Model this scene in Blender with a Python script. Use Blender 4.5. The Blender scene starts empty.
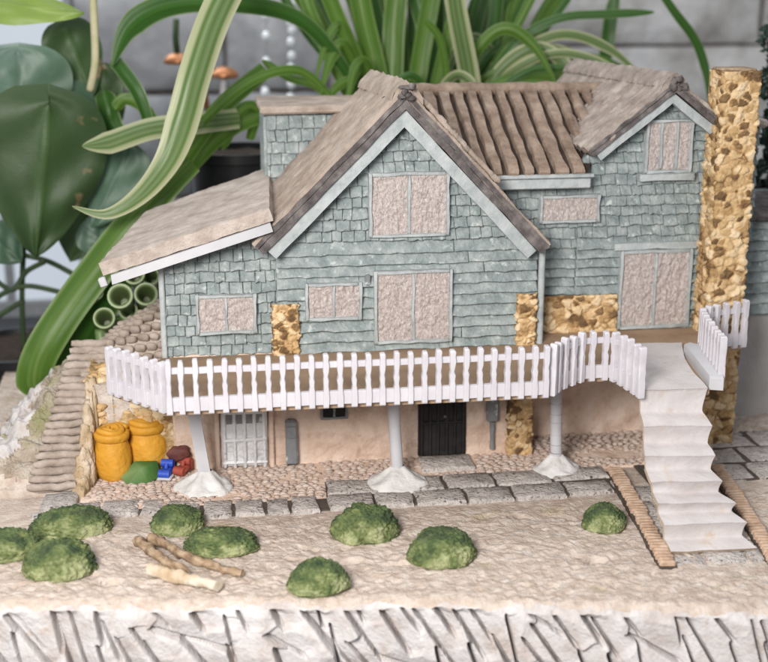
import bpy, bmesh, math, random
import numpy as np
from mathutils import Vector, Matrix, noise
random.seed(11)
K = 0.06                     # model units (1 unit = 6 cm) to metres; applied once at the end
sc = bpy.context.scene
COL = sc.collection
# ------------------------------------------------------------------ camera
TH, PH, FP, DIST, ZT = math.radians(16), math.radians(8), 1250.0, 12.5, 1.383
CD = Vector((math.sin(PH)*math.cos(TH), math.cos(PH)*math.cos(TH), -math.sin(TH)))
CR = Vector((math.cos(PH), -math.sin(PH), 0))
CU = CR.cross(CD)
CP = Vector((0, 0, ZT)) - CD*DIST
def ray(px, py): return CD + CR*((px-384)/FP) - CU*((py-331)/FP)
def F(px, py, Y=0.0):        # point of the vertical plane y=Y seen at a photo pixel
    v = ray(px, py); return CP + v*((Y-CP.y)/v.y)
def G(px, py, z=0.0):        # point of the horizontal plane z seen at a photo pixel
    v = ray(px, py); return CP + v*((z-CP.z)/v.z)
def V(*a): return Vector(a)
def rnd(a, b): return random.uniform(a, b)
def lerp(a, b, t): return a+(b-a)*t
def smooth(a, b, x):
    t = min(1, max(0, (x-a)/(b-a))); return t*t*(3-2*t)
# ------------------------------------------------------------------ numpy value noise
def vnoise(x, y, seed=0):
    rs = np.random.RandomState(seed); T = rs.rand(256, 256)
    xi = np.floor(x).astype(int); yi = np.floor(y).astype(int)
    fx = x-xi; fy = y-yi; fx = fx*fx*(3-2*fx); fy = fy*fy*(3-2*fy)
    a = T[xi % 256, yi % 256]; b = T[(xi+1) % 256, yi % 256]; c = T[xi % 256, (yi+1) % 256]; d = T[(xi+1) % 256, (yi+1) % 256]
    return (a*(1-fx)+b*fx)*(1-fy)+(c*(1-fx)+d*fx)*fy - .5
def fbm(x, y, oct=4, seed=0):
    s = 0; a = 1.0
    for o in range(oct): s = s+a*vnoise(x*2**o+7.3*o, y*2**o+3.1*o, seed+o); a *= .5
    return s
# ------------------------------------------------------------------ mesh builder
class MB:
    def __init__(s): s.v = []; s.f = []; s.t = []; s.m = []
    def add(s, verts, faces, tint=0.5, mi=0):
        o = len(s.v); s.v += [Vector(p) for p in verts]
        s.t += list(tint) if hasattr(tint, '__len__') else [tint]*len(verts)
        s.f += [tuple(i+o for i in f) for f in faces]; s.m += [mi]*len(faces)
    def wobble(s, amp=.008, fr=4.0, seed=0):
        for p in s.v: p += noise.noise_vector(p*fr+Vector((seed, seed*1.7, 0)))*amp
        return s
    def box(s, c, size, rx=0, ry=0, rz=0, tint=.5, bev=0.0, mi=0):
        hx, hy, hz = [a/2 for a in size]; b = min(bev, hx*.6, hy*.6, hz*.6)
        M = Matrix.Translation(Vector(c)) @ Matrix.Rotation(rz, 4, 'Z') @ Matrix.Rotation(ry, 4, 'Y') @ Matrix.Rotation(rx, 4, 'X')
        if b <= 0:
            vs = [(x*hx, y*hy, z*hz) for z in (-1, 1) for x, y in ((-1, -1), (1, -1), (1, 1), (-1, 1))]
            fs = [(3, 2, 1, 0), (4, 5, 6, 7), (0, 1, 5, 4), (1, 2, 6, 5), (2, 3, 7, 6), (3, 0, 4, 7)]
        else:
            rings = [(-hz, b), (-hz+b, 0), (hz-b, 0), (hz, b)]; vs = []; fs = []
            for z, i in rings:
                X, Y = hx-i, hy-i; c_ = b if i == 0 else b*.7
                vs += [(-X+c_, -Y, z), (X-c_, -Y, z), (X, -Y+c_, z), (X, Y-c_, z), (X-c_, Y, z), (-X+c_, Y, z), (-X, Y-c_, z), (-X, -Y+c_, z)]
            for r in range(3):
                for k in range(8): fs.append((r*8+k, r*8+(k+1) % 8, r*8+8+(k+1) % 8, r*8+8+k))
            fs += [tuple(range(7, -1, -1)), tuple(range(24, 32))]
        s.add([M @ Vector(p) for p in vs], fs, tint, mi)
    def prism(s, poly, o, U, Vv, N, d0, d1, bev=0.0, tint=.5, mi=0, thick=None):
        """polygon (u,v) counter-clockwise seen against N, extruded from d0 to d1 along N, front edge bevelled"""
        n = len(poly); cu = sum(p[0] for p in poly)/n; cv = sum(p[1] for p in poly)/n
        def P(u, v, d): return o+U*u+Vv*v+N*d
        th = thick or (lambda u, v: d1)
        vs = [P(u, v, d0) for u, v in poly]
        if bev > 0:
            vs += [P(u, v, max(d0, th(u, v)-bev)) for u, v in poly]
            r = []
            for u, v in poly:
                L = math.hypot(u-cu, v-cv) or 1; k = max(.35, 1-bev*1.3/L); r.append((cu+(u-cu)*k, cv+(v-cv)*k))
            vs += [P(u, v, th(u, v)) for u, v in r]; R = 2
        else: vs += [P(u, v, th(u, v)) for u, v in poly]; R = 1
        fs = [(q*n+k, q*n+(k+1) % n, (q+1)*n+(k+1) % n, (q+1)*n+k) for q in range(R) for k in range(n)]
        fs.append(tuple(range(R*n, R*n+n))); fs.append(tuple(range(n-1, -1, -1)))
        s.add(vs, fs, tint, mi)
    def tube(s, pts, rad, n=10, cap=True, tint=.5, flat=1.0, mi=0):
        pts = [Vector(p) for p in pts]; m = len(pts); up = None; vs = []; ts = []
        rad = rad if hasattr(rad, '__len__') else [rad]*m
        for i, p in enumerate(pts):
            t = (pts[min(i+1, m-1)]-pts[max(i-1, 0)]).normalized()
            if up is None: up = t.orthogonal().normalized()
            up = (up-t*up.dot(t)).normalized(); sd = t.cross(up)
            for k in range(n):
                a = 2*math.pi*k/n; vs.append(p+up*(math.cos(a)*rad[i])+sd*(math.sin(a)*rad[i]*flat)); ts.append(tint[i] if hasattr(tint, '__len__') else tint)
        fs = [(i*n+k, i*n+(k+1) % n, (i+1)*n+(k+1) % n, (i+1)*n+k) for i in range(m-1) for k in range(n)]
        if cap: fs += [tuple(range(n-1, -1, -1)), tuple(range((m-1)*n, m*n))]
        s.add(vs, fs, ts, mi)
    def lathe(s, c, prof, n=28, tint=.5, jit=0.0, sx=1, sy=1, cap=True, mi=0):
        c = Vector(c); vs = []; ts = []
        for j, (r, z) in enumerate(prof):
            for k in range(n):
                a = 2*math.pi*k/n; q = Vector((math.cos(a)*r*sx, math.sin(a)*r*sy, z))
                if jit: q += noise.noise_vector((q+c)*5)*jit
                vs.append(c+q); ts.append(tint[j] if hasattr(tint, '__len__') else tint)
        m = len(prof)
        fs = [(i*n+k, i*n+(k+1) % n, (i+1)*n+(k+1) % n, (i+1)*n+k) for i in range(m-1) for k in range(n)]
        if cap: fs += [tuple(range(n-1, -1, -1)), tuple(range((m-1)*n, m*n))]
        s.add(vs, fs, ts, mi)
    def grid(s, nu, nv, fn, tint=None, mi=0):
        vs = []; ts = []
        for j in range(nv+1):
            for i in range(nu+1):
                u, v = i/nu, j/nv; vs.append(fn(u, v)); ts.append(tint(u, v) if tint else .5)
        fs = [(j*(nu+1)+i, j*(nu+1)+i+1, (j+1)*(nu+1)+i+1, (j+1)*(nu+1)+i) for j in range(nv) for i in range(nu)]
        s.add(vs, fs, ts, mi)
    def ringtube(s, pts, rad, n=18, tint=None):
        """tube of rings that all face the axis first point -> last but three; may turn back inside itself"""
        pts = [Vector(p) for p in pts]; t = (pts[3]-pts[0]).normalized(); a = t.orthogonal().normalized(); c = t.cross(a); vs = []; ts = []
        for i, p in enumerate(pts):
            for k in range(n):
                w = 2*math.pi*k/n; vs.append(p+(a*math.cos(w)+c*math.sin(w))*rad[i]); ts.append(tint[i])
        m = len(pts); fs = [(i*n+k, i*n+(k+1) % n, (i+1)*n+(k+1) % n, (i+1)*n+k) for i in range(m-1) for k in range(n)]
        s.add(vs, fs+[tuple(range((m-1)*n, m*n))], ts)
    def blob(s, c, R, sub=3, amp=.15, fr=2.0, seed=0, flatz=None, tint=.5, rz=0, mi=0):
        bm = bmesh.new(); bmesh.ops.create_icosphere(bm, subdivisions=sub, radius=1)
        c = Vector(c); M = Matrix.Rotation(rz, 3, 'Z')
        vs = []
        for v in bm.verts:
            q = v.co.copy(); q *= 1+amp*noise.noise(q*fr+Vector((seed*3.1, seed*1.3, seed)))
            q = M @ Vector((q.x*R[0], q.y*R[1], q.z*R[2]))
            if flatz is not None and q.z < flatz: q.z = flatz
            vs.append(c+q)
        fs = [tuple(x.index for x in f.verts) for f in bm.faces]; bm.free()
        s.add(vs, fs, tint, mi)
    def build(s, name, mat, parent=None, ang=40, origin=None):
        me = bpy.data.meshes.new(name)
        if parent is not None: O = Vector(parent['_o'])
        elif origin is not None: O = Vector(origin)
        else:
            xs = [p.x for p in s.v]; ys = [p.y for p in s.v]
            O = Vector(((min(xs)+max(xs))/2, (min(ys)+max(ys))/2, min(p.z for p in s.v)))
        me.from_pydata([p-O for p in s.v], [], s.f); me.update()
        at = me.attributes.new('tint', 'FLOAT', 'POINT'); at.data.foreach_set('value', s.t)
        for m in (mat if isinstance(mat, (list, tuple)) else [mat]): me.materials.append(m)
        if any(s.m): me.polygons.foreach_set('material_index', s.m)
        me.polygons.foreach_set('use_smooth', [True]*len(me.polygons))
        if ang < 180: me.set_sharp_from_angle(angle=math.radians(ang))
        ob = bpy.data.objects.new(name, me); COL.objects.link(ob)
        if parent is not None: ob.parent = parent; ob['_o'] = list(O)
        else: ob.location = O; ob['_o'] = list(O)
        return ob
def tag(o, label=None, cat=None, group=None, kind=None):
    if label: o['label'] = label
    if cat: o['category'] = cat
    if group: o['group'] = group
    if kind: o['kind'] = kind
    return o
def thing(name, loc, label, cat, group=None):
    o = bpy.data.objects.new(name, None); COL.objects.link(o); o.empty_display_size = .1
    o.location = loc; o['_o'] = list(loc); return tag(o, label, cat, group)
def copy_tree(o, parent=None):
    c = o.copy(); COL.objects.link(c)
    if parent is not None: c.parent = parent
    for ch in list(o.children): copy_tree(ch, c)
    return c
def clip(poly, planes):      # Sutherland-Hodgman; planes (a,b,c): keep a*u+b*v<=c
    for a, b, c in planes:
        out = []
        for i in range(len(poly)):
            p, q = poly[i], poly[(i+1) % len(poly)]; dp = a*p[0]+b*p[1]-c; dq = a*q[0]+b*q[1]-c
            if dp <= 0: out.append(p)
            if dp*dq < 0:
                t = dp/(dp-dq); out.append((p[0]+(q[0]-p[0])*t, p[1]+(q[1]-p[1])*t))
        poly = out
        if len(poly) < 3: return []
    return poly
def area(p): return .5*sum(p[i][0]*p[(i+1) % len(p)][1]-p[(i+1) % len(p)][0]*p[i][1] for i in range(len(p)))
def rough_rect(u0, v0, u1, v1, j=.006, n=3):
    P = []
    for (a, b) in (((u0, v0), (u1, v0)), ((u1, v0), (u1, v1)), ((u1, v1), (u0, v1)), ((u0, v1), (u0, v0))):
        L = math.hypot(b[0]-a[0], b[1]-a[1]); m = max(1, min(12, int(L/.06))) if n == 0 else n
        for k in range(m):
            t = k/m; P.append((lerp(a[0], b[0], t)+rnd(-j, j), lerp(a[1], b[1], t)+rnd(-j, j)))
    return P
X_, Y_, Z_ = V(1, 0, 0), V(0, 1, 0), V(0, 0, 1)
# ------------------------------------------------------------------ materials
def mat(name, cols, fr=6.0, bump=.3, bfr=40.0, rough=.8, tint=None, tmix=0.0, stretch=(1, 1, 1), bdist=.012, trans=0, spec=.3, sss=0, bump2=0, coat=0, speck=None, pos=None):
    """procedural clay or paint: noise between cols, optional ramp on the per-vertex tint, fine and coarse bump"""
    m = bpy.data.materials.new(name); m.use_nodes = True; nt = m.node_tree; N = nt.nodes; L = nt.links
    b = N['Principled BSDF']; b.inputs['Roughness'].default_value = rough; b.inputs['Specular IOR Level'].default_value = spec
    tc = N.new('ShaderNodeTexCoord'); mp = N.new('ShaderNodeMapping'); mp.inputs['Scale'].default_value = [s/K for s in stretch]
    L.new(tc.outputs['Object'], mp.inputs['Vector'])
    def nz(scale, det=5, r=.6):
        n = N.new('ShaderNodeTexNoise'); n.inputs['Scale'].default_value = scale; n.inputs['Detail'].default_value = det; n.inputs['Roughness'].default_value = r
        L.new(mp.outputs[0], n.inputs['Vector']); return n.outputs['Fac']
    def ramp(cs, lo=.3, hi=.7):
        r = N.new('ShaderNodeValToRGB'); e = r.color_ramp.elements; n_ = len(cs)
        ps = [c[3] if len(c) == 4 else lo+(hi-lo)*i/max(1, n_-1) for i, c in enumerate(cs)]
        e[0].position = ps[0]; e[0].color = (*cs[0][:3], 1); e[1].position = ps[-1]; e[1].color = (*cs[-1][:3], 1)
        for i in range(1, n_-1): q = e.new(ps[i]); q.color = (*cs[i][:3], 1)
        return r
    r1 = ramp(cols); L.new(nz(fr), r1.inputs[0]); col = r1.outputs[0]
    if tint:
        a = N.new('ShaderNodeAttribute'); a.attribute_name = 'tint'; r2 = ramp(tint, 0, 1); L.new(a.outputs['Fac'], r2.inputs[0])
        mx = N.new('ShaderNodeMix'); mx.data_type = 'RGBA'; mx.inputs['Factor'].default_value = tmix
        L.new(col, mx.inputs['A']); L.new(r2.outputs[0], mx.inputs['B']); col = mx.outputs['Result']
    if speck:
        c, scale, lo, hi = speck
        r3 = ramp([(0, 0, 0), (1, 1, 1)], lo, hi); L.new(nz(scale, 3, .5), r3.inputs[0])
        mx = N.new('ShaderNodeMix'); mx.data_type = 'RGBA'; mx.inputs['B'].default_value = (*c, 1)
        L.new(r3.outputs[0], mx.inputs['Factor']); L.new(col, mx.inputs['A']); col = mx.outputs['Result']
    L.new(col, b.inputs['Base Color'])
    if bump:
        bp = N.new('ShaderNodeBump'); bp.inputs['Strength'].default_value = bump; bp.inputs['Distance'].default_value = bdist*K
        L.new(nz(bfr, 4, .65), bp.inputs['Height'])
        if bump2:
            b2 = N.new('ShaderNodeBump'); b2.inputs['Strength'].default_value = bump2; b2.inputs['Distance'].default_value = bdist*3*K
            L.new(nz(bfr*.25, 3, .5), b2.inputs['Height']); L.new(b2.outputs[0], bp.inputs['Normal'])
        L.new(bp.outputs[0], b.inputs['Normal'])
    if sss: b.inputs['Subsurface Weight'].default_value = sss; b.inputs['Subsurface Radius'].default_value = (.05*K, .05*K, .05*K); b.inputs['Subsurface Scale'].default_value = 1
    if coat: b.inputs['Coat Weight'].default_value = coat
    if trans:
        tr = N.new('ShaderNodeBsdfTranslucent'); mx = N.new('ShaderNodeMixShader'); mx.inputs[0].default_value = trans
        L.new(col, tr.inputs['Color']); L.new(b.outputs[0], mx.inputs[1]); L.new(tr.outputs[0], mx.inputs[2]); L.new(mx.outputs[0], N['Material Output'].inputs[0])
    return m
M = {}
M['teal'] = mat('teal_clay_paint', [(.19, .23, .232), (.275, .318, .32), (.42, .452, .445)], 8, 1.0, 30, .75, bump2=.6, bdist=.016, speck=((.5, .55, .53), 14, .6, .72))
M['trim'] = mat('pale_blue_trim', [(.30, .335, .345), (.395, .425, .43), (.48, .505, .505)], 7, .6, 30, .7, bump2=.3)
M['pane'] = mat('pink_grey_rough_pane', [(.40, .335, .315), (.56, .485, .46), (.74, .68, .66)], 40, 1.0, 44, .8, bdist=.03, stretch=(1.3, 1, .8))
M['roof'] = mat('sandy_roof_clay', [(.27, .21, .17), (.37, .30, .25), (.47, .395, .34)], 5, .8, 50, .9, bump2=.3)
M['roof_grey'] = mat('greyed_roof_clay', [(.33, .265, .225), (.45, .38, .335), (.56, .49, .445)], 5, .9, 40, .9, stretch=(1, 1, 1), bump2=.4)
M['dark'] = mat('dark_brown_roof_edge', [(.05, .042, .042), (.115, .10, .098), (.22, .195, .185)], 7, .6, 30, .7, bump2=.4)
M['black'] = mat('charcoal_paint', [(.012, .011, .011), (.03, .028, .028)], 6, .6, 30, .6)
M['groove'] = mat('brown_groove_paint', [(.035, .024, .018), (.075, .052, .04)], 6, .5, 30, .85)
M['white'] = mat('white_card', [(.47, .465, .49), (.55, .545, .565)], 3, .15, 40, .55)
M['card'] = mat('pink_white_card', [(.52, .475, .465), (.585, .545, .54), (.63, .60, .60)], 3, .25, 25, .8, bump2=.2, speck=((.55, .46, .38), 7, .62, .75))
M['card_edge'] = mat('raw_card_edge', [(.42, .33, .24), (.6, .5, .4)], 12, .6, 40, .9)
M['fence'] = mat('lilac_white_plastic', [(.53, .505, .54), (.60, .58, .615)], 4, .12, 30, .45, sss=.25, spec=.4)
M['deck'] = mat('brown_cardboard', [(.27, .18, .12), (.34, .235, .155), (.39, .27, .18)], 3, .25, 40, .9)
M['stucco'] = mat('pink_beige_render', [(.56, .40, .31), (.72, .555, .45), (.80, .66, .57)], 4, .7, 30, .9, bump2=.6, speck=((.48, .30, .21), 5, .62, .78))
M['grey'] = mat('grey_plaster', [(.36, .345, .34), (.44, .425, .42)], 3, .3, 30, .85, bump2=.3)
M['metal'] = mat('grey_box_paint', [(.19, .20, .215), (.27, .28, .29)], 6, .5, 30, .5, speck=((.6, .62, .64), 8, .68, .75))
STONE = [(.09, .05, .022, 0), (.24, .14, .06, .14), (.50, .31, .14, .32), (.70, .50, .27, .6), (.80, .66, .45, 1)]
M['stone'] = mat('ochre_stone', [(.40, .24, .09), (.62, .44, .21)], 8, .6, 30, .8, tint=STONE, tmix=.8, bump2=.9, bdist=.02)
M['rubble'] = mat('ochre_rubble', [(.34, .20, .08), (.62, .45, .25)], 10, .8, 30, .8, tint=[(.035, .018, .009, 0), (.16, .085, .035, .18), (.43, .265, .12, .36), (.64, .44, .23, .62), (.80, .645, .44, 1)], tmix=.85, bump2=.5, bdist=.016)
M['mortar'] = mat('cream_mortar', [(.16, .09, .04), (.42, .28, .13), (.74, .60, .40)], 9, 1, 26, .85, bump2=.8, bdist=.02)
M['sand'] = mat('sand_clay', [(.43, .335, .275), (.54, .45, .385), (.645, .57, .515)], 7, .85, 27, .92, stretch=(1, 1.1, 1), bump2=.12, bdist=.026, speck=((.42, .34, .20), 1.6, .6, .78))
M['plaster'] = mat('white_chiselled_plaster', [(.42, .36, .335), (.53, .495, .485), (.60, .58, .58)], 4, .6, 30, .85, bump2=.4, bdist=.018, speck=((.42, .33, .28), 6, .64, .78))
M['paver'] = mat('grey_speckled_paver', [(.30, .26, .24), (.54, .49, .455), (.72, .67, .64)], 16, 1.0, 30, .9, bdist=.03, bump2=.5, tint=[(.32, .29, .28), (.58, .535, .51)], tmix=.5, speck=((.12, .105, .10), 22, .60, .70))
M['cobble'] = mat('pink_cobble', [(.36, .28, .235), (.50, .415, .365), (.60, .525, .475)], 10, .6, 30, .9, tint=[(.36, .25, .20), (.62, .52, .46)], tmix=.5)
M['bank'] = mat('weathered_bank', [(.26, .20, .14), (.42, .35, .28), (.60, .54, .47)], 4, 1.0, 30, .92, bump2=.8, bdist=.026, speck=((.30, .28, .15), 2.2, .54, .72))
M['brick'] = mat('orange_brown_brick', [(.33, .21, .14), (.49, .345, .25), (.60, .46, .36)], 8, .6, 30, .9)
M['joint'] = mat('dark_joint', [(.055, .042, .034), (.12, .095, .08)], 8, .6, 30, .95)
M['steps'] = mat('grey_brown_step', [(.24, .19, .15), (.36, .295, .25), (.48, .41, .36)], 6, .6, 24, .9, bump2=.6)
M['jar'] = mat('mustard_clay', [(.52, .245, .02), (.62, .305, .03), (.68, .36, .06)], 3, .5, 20, .6, bump2=.8, bdist=.012, spec=.4)
M['cement'] = mat('pale_grey_cement', [(.50, .49, .475), (.62, .61, .60), (.69, .68, .68)], 4, .5, 24, .8, bump2=.7)
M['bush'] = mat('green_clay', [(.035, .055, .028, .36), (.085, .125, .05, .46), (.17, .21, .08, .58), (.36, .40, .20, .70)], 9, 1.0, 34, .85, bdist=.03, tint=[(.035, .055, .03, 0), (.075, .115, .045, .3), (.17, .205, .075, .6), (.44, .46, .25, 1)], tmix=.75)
M['bark'] = mat('twig_bark', [(.16, .10, .06), (.32, .22, .14), (.52, .41, .29)], 8, .8, 30, .9, stretch=(1, 1, 2), bump2=.5)
M['palewood'] = mat('peeled_twig', [(.36, .24, .13), (.52, .42, .31), (.64, .59, .51)], 6, .5, 30, .8)
M['wedge'] = mat('green_paint', [(.05, .13, .03), (.10, .22, .05)], 4, .3, 30, .45, tint=[(.012, .035, .012), (.05, .125, .025), (.30, .40, .20)], tmix=.85)
M['blue'] = mat('blue_clay', [(.02, .055, .36), (.04, .10, .52)], 5, .4, 20, .45)
M['red'] = mat('red_brown_clay', [(.26, .045, .03), (.40, .09, .06)], 5, .5, 20, .6)
M['maroon'] = mat('maroon_clay', [(.09, .03, .028), (.17, .06, .05)], 5, .5, 20, .7)
VAR = [(.085, .15, .04, 0), (.15, .225, .085, .16), (.22, .29, .14, .28), (.09, .165, .04, .42), (.10, .18, .045, .52), (.42, .44, .25, .66), (.54, .54, .36, 1)]
GRN = [(.20, .29, .075, 0), (.09, .175, .022, .14), (.14, .24, .045, .3), (.07, .145, .016, .45), (.09, .175, .025, .8), (.24, .32, .10, 1)]
DGR = [(.045, .13, .02, 0), (.03, .09, .012, .5), (.05, .13, .03, .85), (.35, .42, .2, 1)]
M['leaf_var'] = mat('striped_leaf', [(.09, .16, .04), (.17, .25, .09)], 2, .12, 12, .4, tint=VAR, tmix=.85, trans=.3, spec=.4)
M['leaf_grn'] = mat('green_strap_leaf', [(.07, .17, .02), (.13, .26, .05)], 2, .12, 12, .42, tint=GRN, tmix=.7, trans=.35, spec=.4)
M['leaf_dk'] = mat('dark_strap_leaf', [(.035, .10, .015), (.06, .15, .03)], 2, .12, 12, .42, tint=DGR, tmix=.8, trans=.25, spec=.4)
M['broad_dk'] = mat('dark_broad_leaf', [(.030, .055, .022), (.045, .085, .028), (.06, .10, .045)], 1.2, .4, 9, .5, tint=[(.07, .14, .04), (.035, .075, .02), (.04, .075, .028)], tmix=.5, trans=.2, spec=.45, speck=((.25, .18, .1), 2.6, .69, .74))
M['broad_pale'] = mat('glossy_blue_green_leaf', [(.05, .10, .055), (.08, .15, .095), (.17, .25, .205)], .9, .2, 6, .48, trans=.2, spec=.6)
M['broad_lt'] = mat('yellow_green_leaf', [(.17, .28, .05), (.30, .42, .10)], 1.2, .1, 6, .4, trans=.4)
M['stem'] = mat('pale_stem', [(.38, .38, .2), (.55, .5, .34)], 4, .2, 20, .6)
M['dstem'] = mat('dark_stem', [(.02, .04, .018), (.05, .08, .03)], 4, .2, 20, .6)
M['tubeleaf'] = mat('tubular_green_leaf', [(.16, .27, .10), (.28, .40, .18)], 3, .2, 20, .45, tint=[(.05, .06, .02), (.13, .20, .07), (.48, .54, .34)], tmix=.9, spec=.5)
M['pot'] = mat('black_pot', [(.008, .008, .009), (.016, .016, .018)], 3, .1, 20, .4)
M['soil'] = mat('potting_soil', [(.02, .014, .01), (.05, .035, .025)], 12, .9, 20, .95)
M['copper'] = mat('copper_cap', [(.34, .14, .06), (.55, .25, .12)], 4, .2, 20, .35); M['copper'].node_tree.nodes['Principled BSDF'].inputs['Metallic'].default_value = .6
M['bead'] = mat('glass_bead', [(.85, .9, .95), (.95, .97, 1)], 4, 0, 20, .05, spec=1)
M['cone'] = mat('dark_evergreen', [(.005, .012, .008), (.012, .028, .018), (.03, .06, .04)], 6, .5, 20, .7)
M['slabwall'] = mat('pale_stone_blocks', [(.26, .24, .22), (.60, .59, .58), (.84, .84, .86)], .8, .4, 5, .85, bump2=.5, bdist=.06)
M['greywall'] = mat('grey_stone_panel', [(.14, .145, .155), (.29, .295, .31), (.52, .53, .55)], .5, .4, 4, .5, bdist=.06, spec=.5)
M['wood'] = mat('dark_grey_table', [(.035, .036, .04), (.06, .062, .066)], .9, .2, 8, .6, stretch=(1, .2, 1))
M['wing_roof'] = mat('weathered_grey_roof', [(.20, .16, .14), (.30, .25, .22), (.42, .365, .325)], 6, .9, 40, .9, bump2=.5)
M['rib'] = mat('brown_roof_rib', [(.165, .115, .085), (.26, .19, .145), (.36, .28, .22)], 6, .9, 40, .9, bump2=.5)
def emit(name, col, st):
    m = bpy.data.materials.new(name); m.use_nodes = True; b = m.node_tree.nodes['Principled BSDF']
    b.inputs['Base Color'].default_value = (.05, .05, .05, 1); b.inputs['Emission Color'].default_value = (*col, 1); b.inputs['Emission Strength'].default_value = st
    return m
M['daylight'] = emit('window_daylight', (.80, .89, 1), .62)
# ================================================================== the moulded ground
XS = [-4.6, -3.43, -.43, 2.46, 5.2]; YS = [-2.52, -2.62, -2.96, -3.54, -4.25]
def front_y(x): return float(np.interp(x, XS, YS))
HX = [-4.3, -4.0, -3.85, -3.6, -3.25, -2.9, -2.6, -2.2]; HZ = [.0, .06, .28, .58, .84, 1.05, 1.2, 1.42]
def hill(x, y):
    if x > -2.1 or y < -.6: return 0.0
    a = max(0.0, (y+.45)*1.0); b = float(np.interp(x, HX, HZ))
    if x > -2.93: a = 0.0 if y < .1 else max(a, .92)
    if a > b: a = b
    if y > 1.2: a -= (y-1.2)*.55
    return max(0.0, a)
def left_edge(y): return -4.25+.1*math.sin(y*3)
def holes(x, y):
    d = 0.0
    for hx, hy, rx, ry, dp in ((1.46, -2.55, .085, .055, .16), (-2.61, -2.34, .1, .06, .13), (-.62, -2.23, .12, .045, .05), (-.2, -2.33, .16, .035, .045)):
        q = ((x-hx)/rx)**2+((y-hy)/ry)**2
        if q < 4: d -= dp*1.4*math.exp(-q*q*1.6)
    return d
NX, NY = 640, 400
xs = np.linspace(-4.3, 5.2, NX); ys = np.linspace(0, 1, NY)
Xg, Tg = np.meshgrid(xs, ys); Fy = np.interp(Xg, XS, YS)
Yg = Fy+(4.2-Fy)*Tg**1.25
Zg = .035*fbm(Xg*1.3, Yg*1.3, 3, 3)+.016*fbm(Xg*6, Yg*7, 3, 9)+.020*fbm(Xg*21+3*np.sin(Yg*3), Yg*23, 2, 5)-.02*np.clip(fbm(Xg*8, Yg*9, 2, 77)-.28, 0, 1)*3
Zg = Zg; damp = 1-np.clip((Yg+1.45)/.3, 0, 1)*np.clip((.25-Yg)/.3, 0, 1)*.85
Zg = Zg*damp-.02*(1-damp)
hz = np.array([[hill(x, y)+holes(x, y) for x, y in zip(r1, r2)] for r1, r2 in zip(Xg, Yg)])
calm = np.where(Xg > -3.02, .15, 1.0); hz = hz*(1+.1*calm*fbm(Xg*4, Yg*4, 3, 21))+np.where(hz > .1, .11*calm*fbm(Xg*5+3, Yg*5, 3, 31), 0)
Zg = Zg+hz
Zg = Zg+np.where((hz > .08) & (Xg < -3.3), .035*np.sin(hz*38+4*fbm(Xg*3, Yg*3, 2, 51))+.05*fbm(Xg*9, Yg*9, 2, 52), 0)
lip = np.clip((Yg-Fy)/.12, 0, 1); Zg = Zg-.07*(1-lip)**2
gv = list(zip(Xg.ravel(), Yg.ravel(), Zg.ravel()))
gf = [(j*NX+i, j*NX+i+1, (j+1)*NX+i+1, (j+1)*NX+i) for j in range(NY-1) for i in range(NX-1)]
# front face: white plaster hacked with slanting chisel cuts
NF = 190; FZ = 1.45
xs2 = np.linspace(-4.3, 5.2, 1500); Sx, Sz = np.meshgrid(xs2, np.linspace(0, 1, NF)); z = -Sz*FZ-.10
D = .07*fbm(Sx*2.6, z*2.6, 2, 41)+.014*fbm(Sx*9, z*9, 3, 43)
rs = np.random.RandomState(5)
for row in range(7):
    x = -4.4+rs.rand()*.2
    while x < 5.2:
        cx = x+rs.rand()*.05; cz = -.12-.24*row+rs.rand()*.12-.05; L = .2+.2*rs.rand(); a = math.radians(10+30*rs.rand()+(35 if rs.rand() < .12 else 0)); w = .20+.20*rs.rand(); dp = .07+.06*rs.rand()
        A = (Sx-cx)*math.cos(a)+(z-cz)*math.sin(a); B = -(Sx-cx)*math.sin(a)+(z-cz)*math.cos(a)
        B = B+.02*np.sin(A*20+cx)
        k = np.clip((L-np.abs(B))/.05, 0, 1)*np.clip(A/.012, 0, 1)*(.72*np.clip(1-A/w, 0, 1)+.28*np.clip(1-A/.03, 0, 1))*dp*1.3+np.clip((L-np.abs(B))/.06, 0, 1)*np.clip(1-np.abs(A-.008)/.024, 0, 1)*.10
        D = np.where(k > .004, np.minimum(D, .02-k), D); x += w*.85+.02+.10*rs.rand()
top = np.clip(Sz/.03, 0, 1)
f0 = len(gv); Yf = np.interp(Sx, XS, YS)-D*top*1.3-.05*top-.07*np.clip(Sz*4, 0, 1)
zt = np.interp(Sx[0], xs, Zg[0])
zz = zt[None, :]*(1-np.clip(Sz*4, 0, 1))-.08*np.clip(Sz*4, 0, 1)-Sz*FZ
gv += list(zip(Sx.ravel(), Yf.ravel(), zz.ravel()))
gf += [(f0+j*1500+i+1, f0+j*1500+i, f0+(j+1)*1500+i, f0+(j+1)*1500+i+1) for j in range(NF-1) for i in range(1499)]
nf_front = (NF-1)*1499
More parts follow.
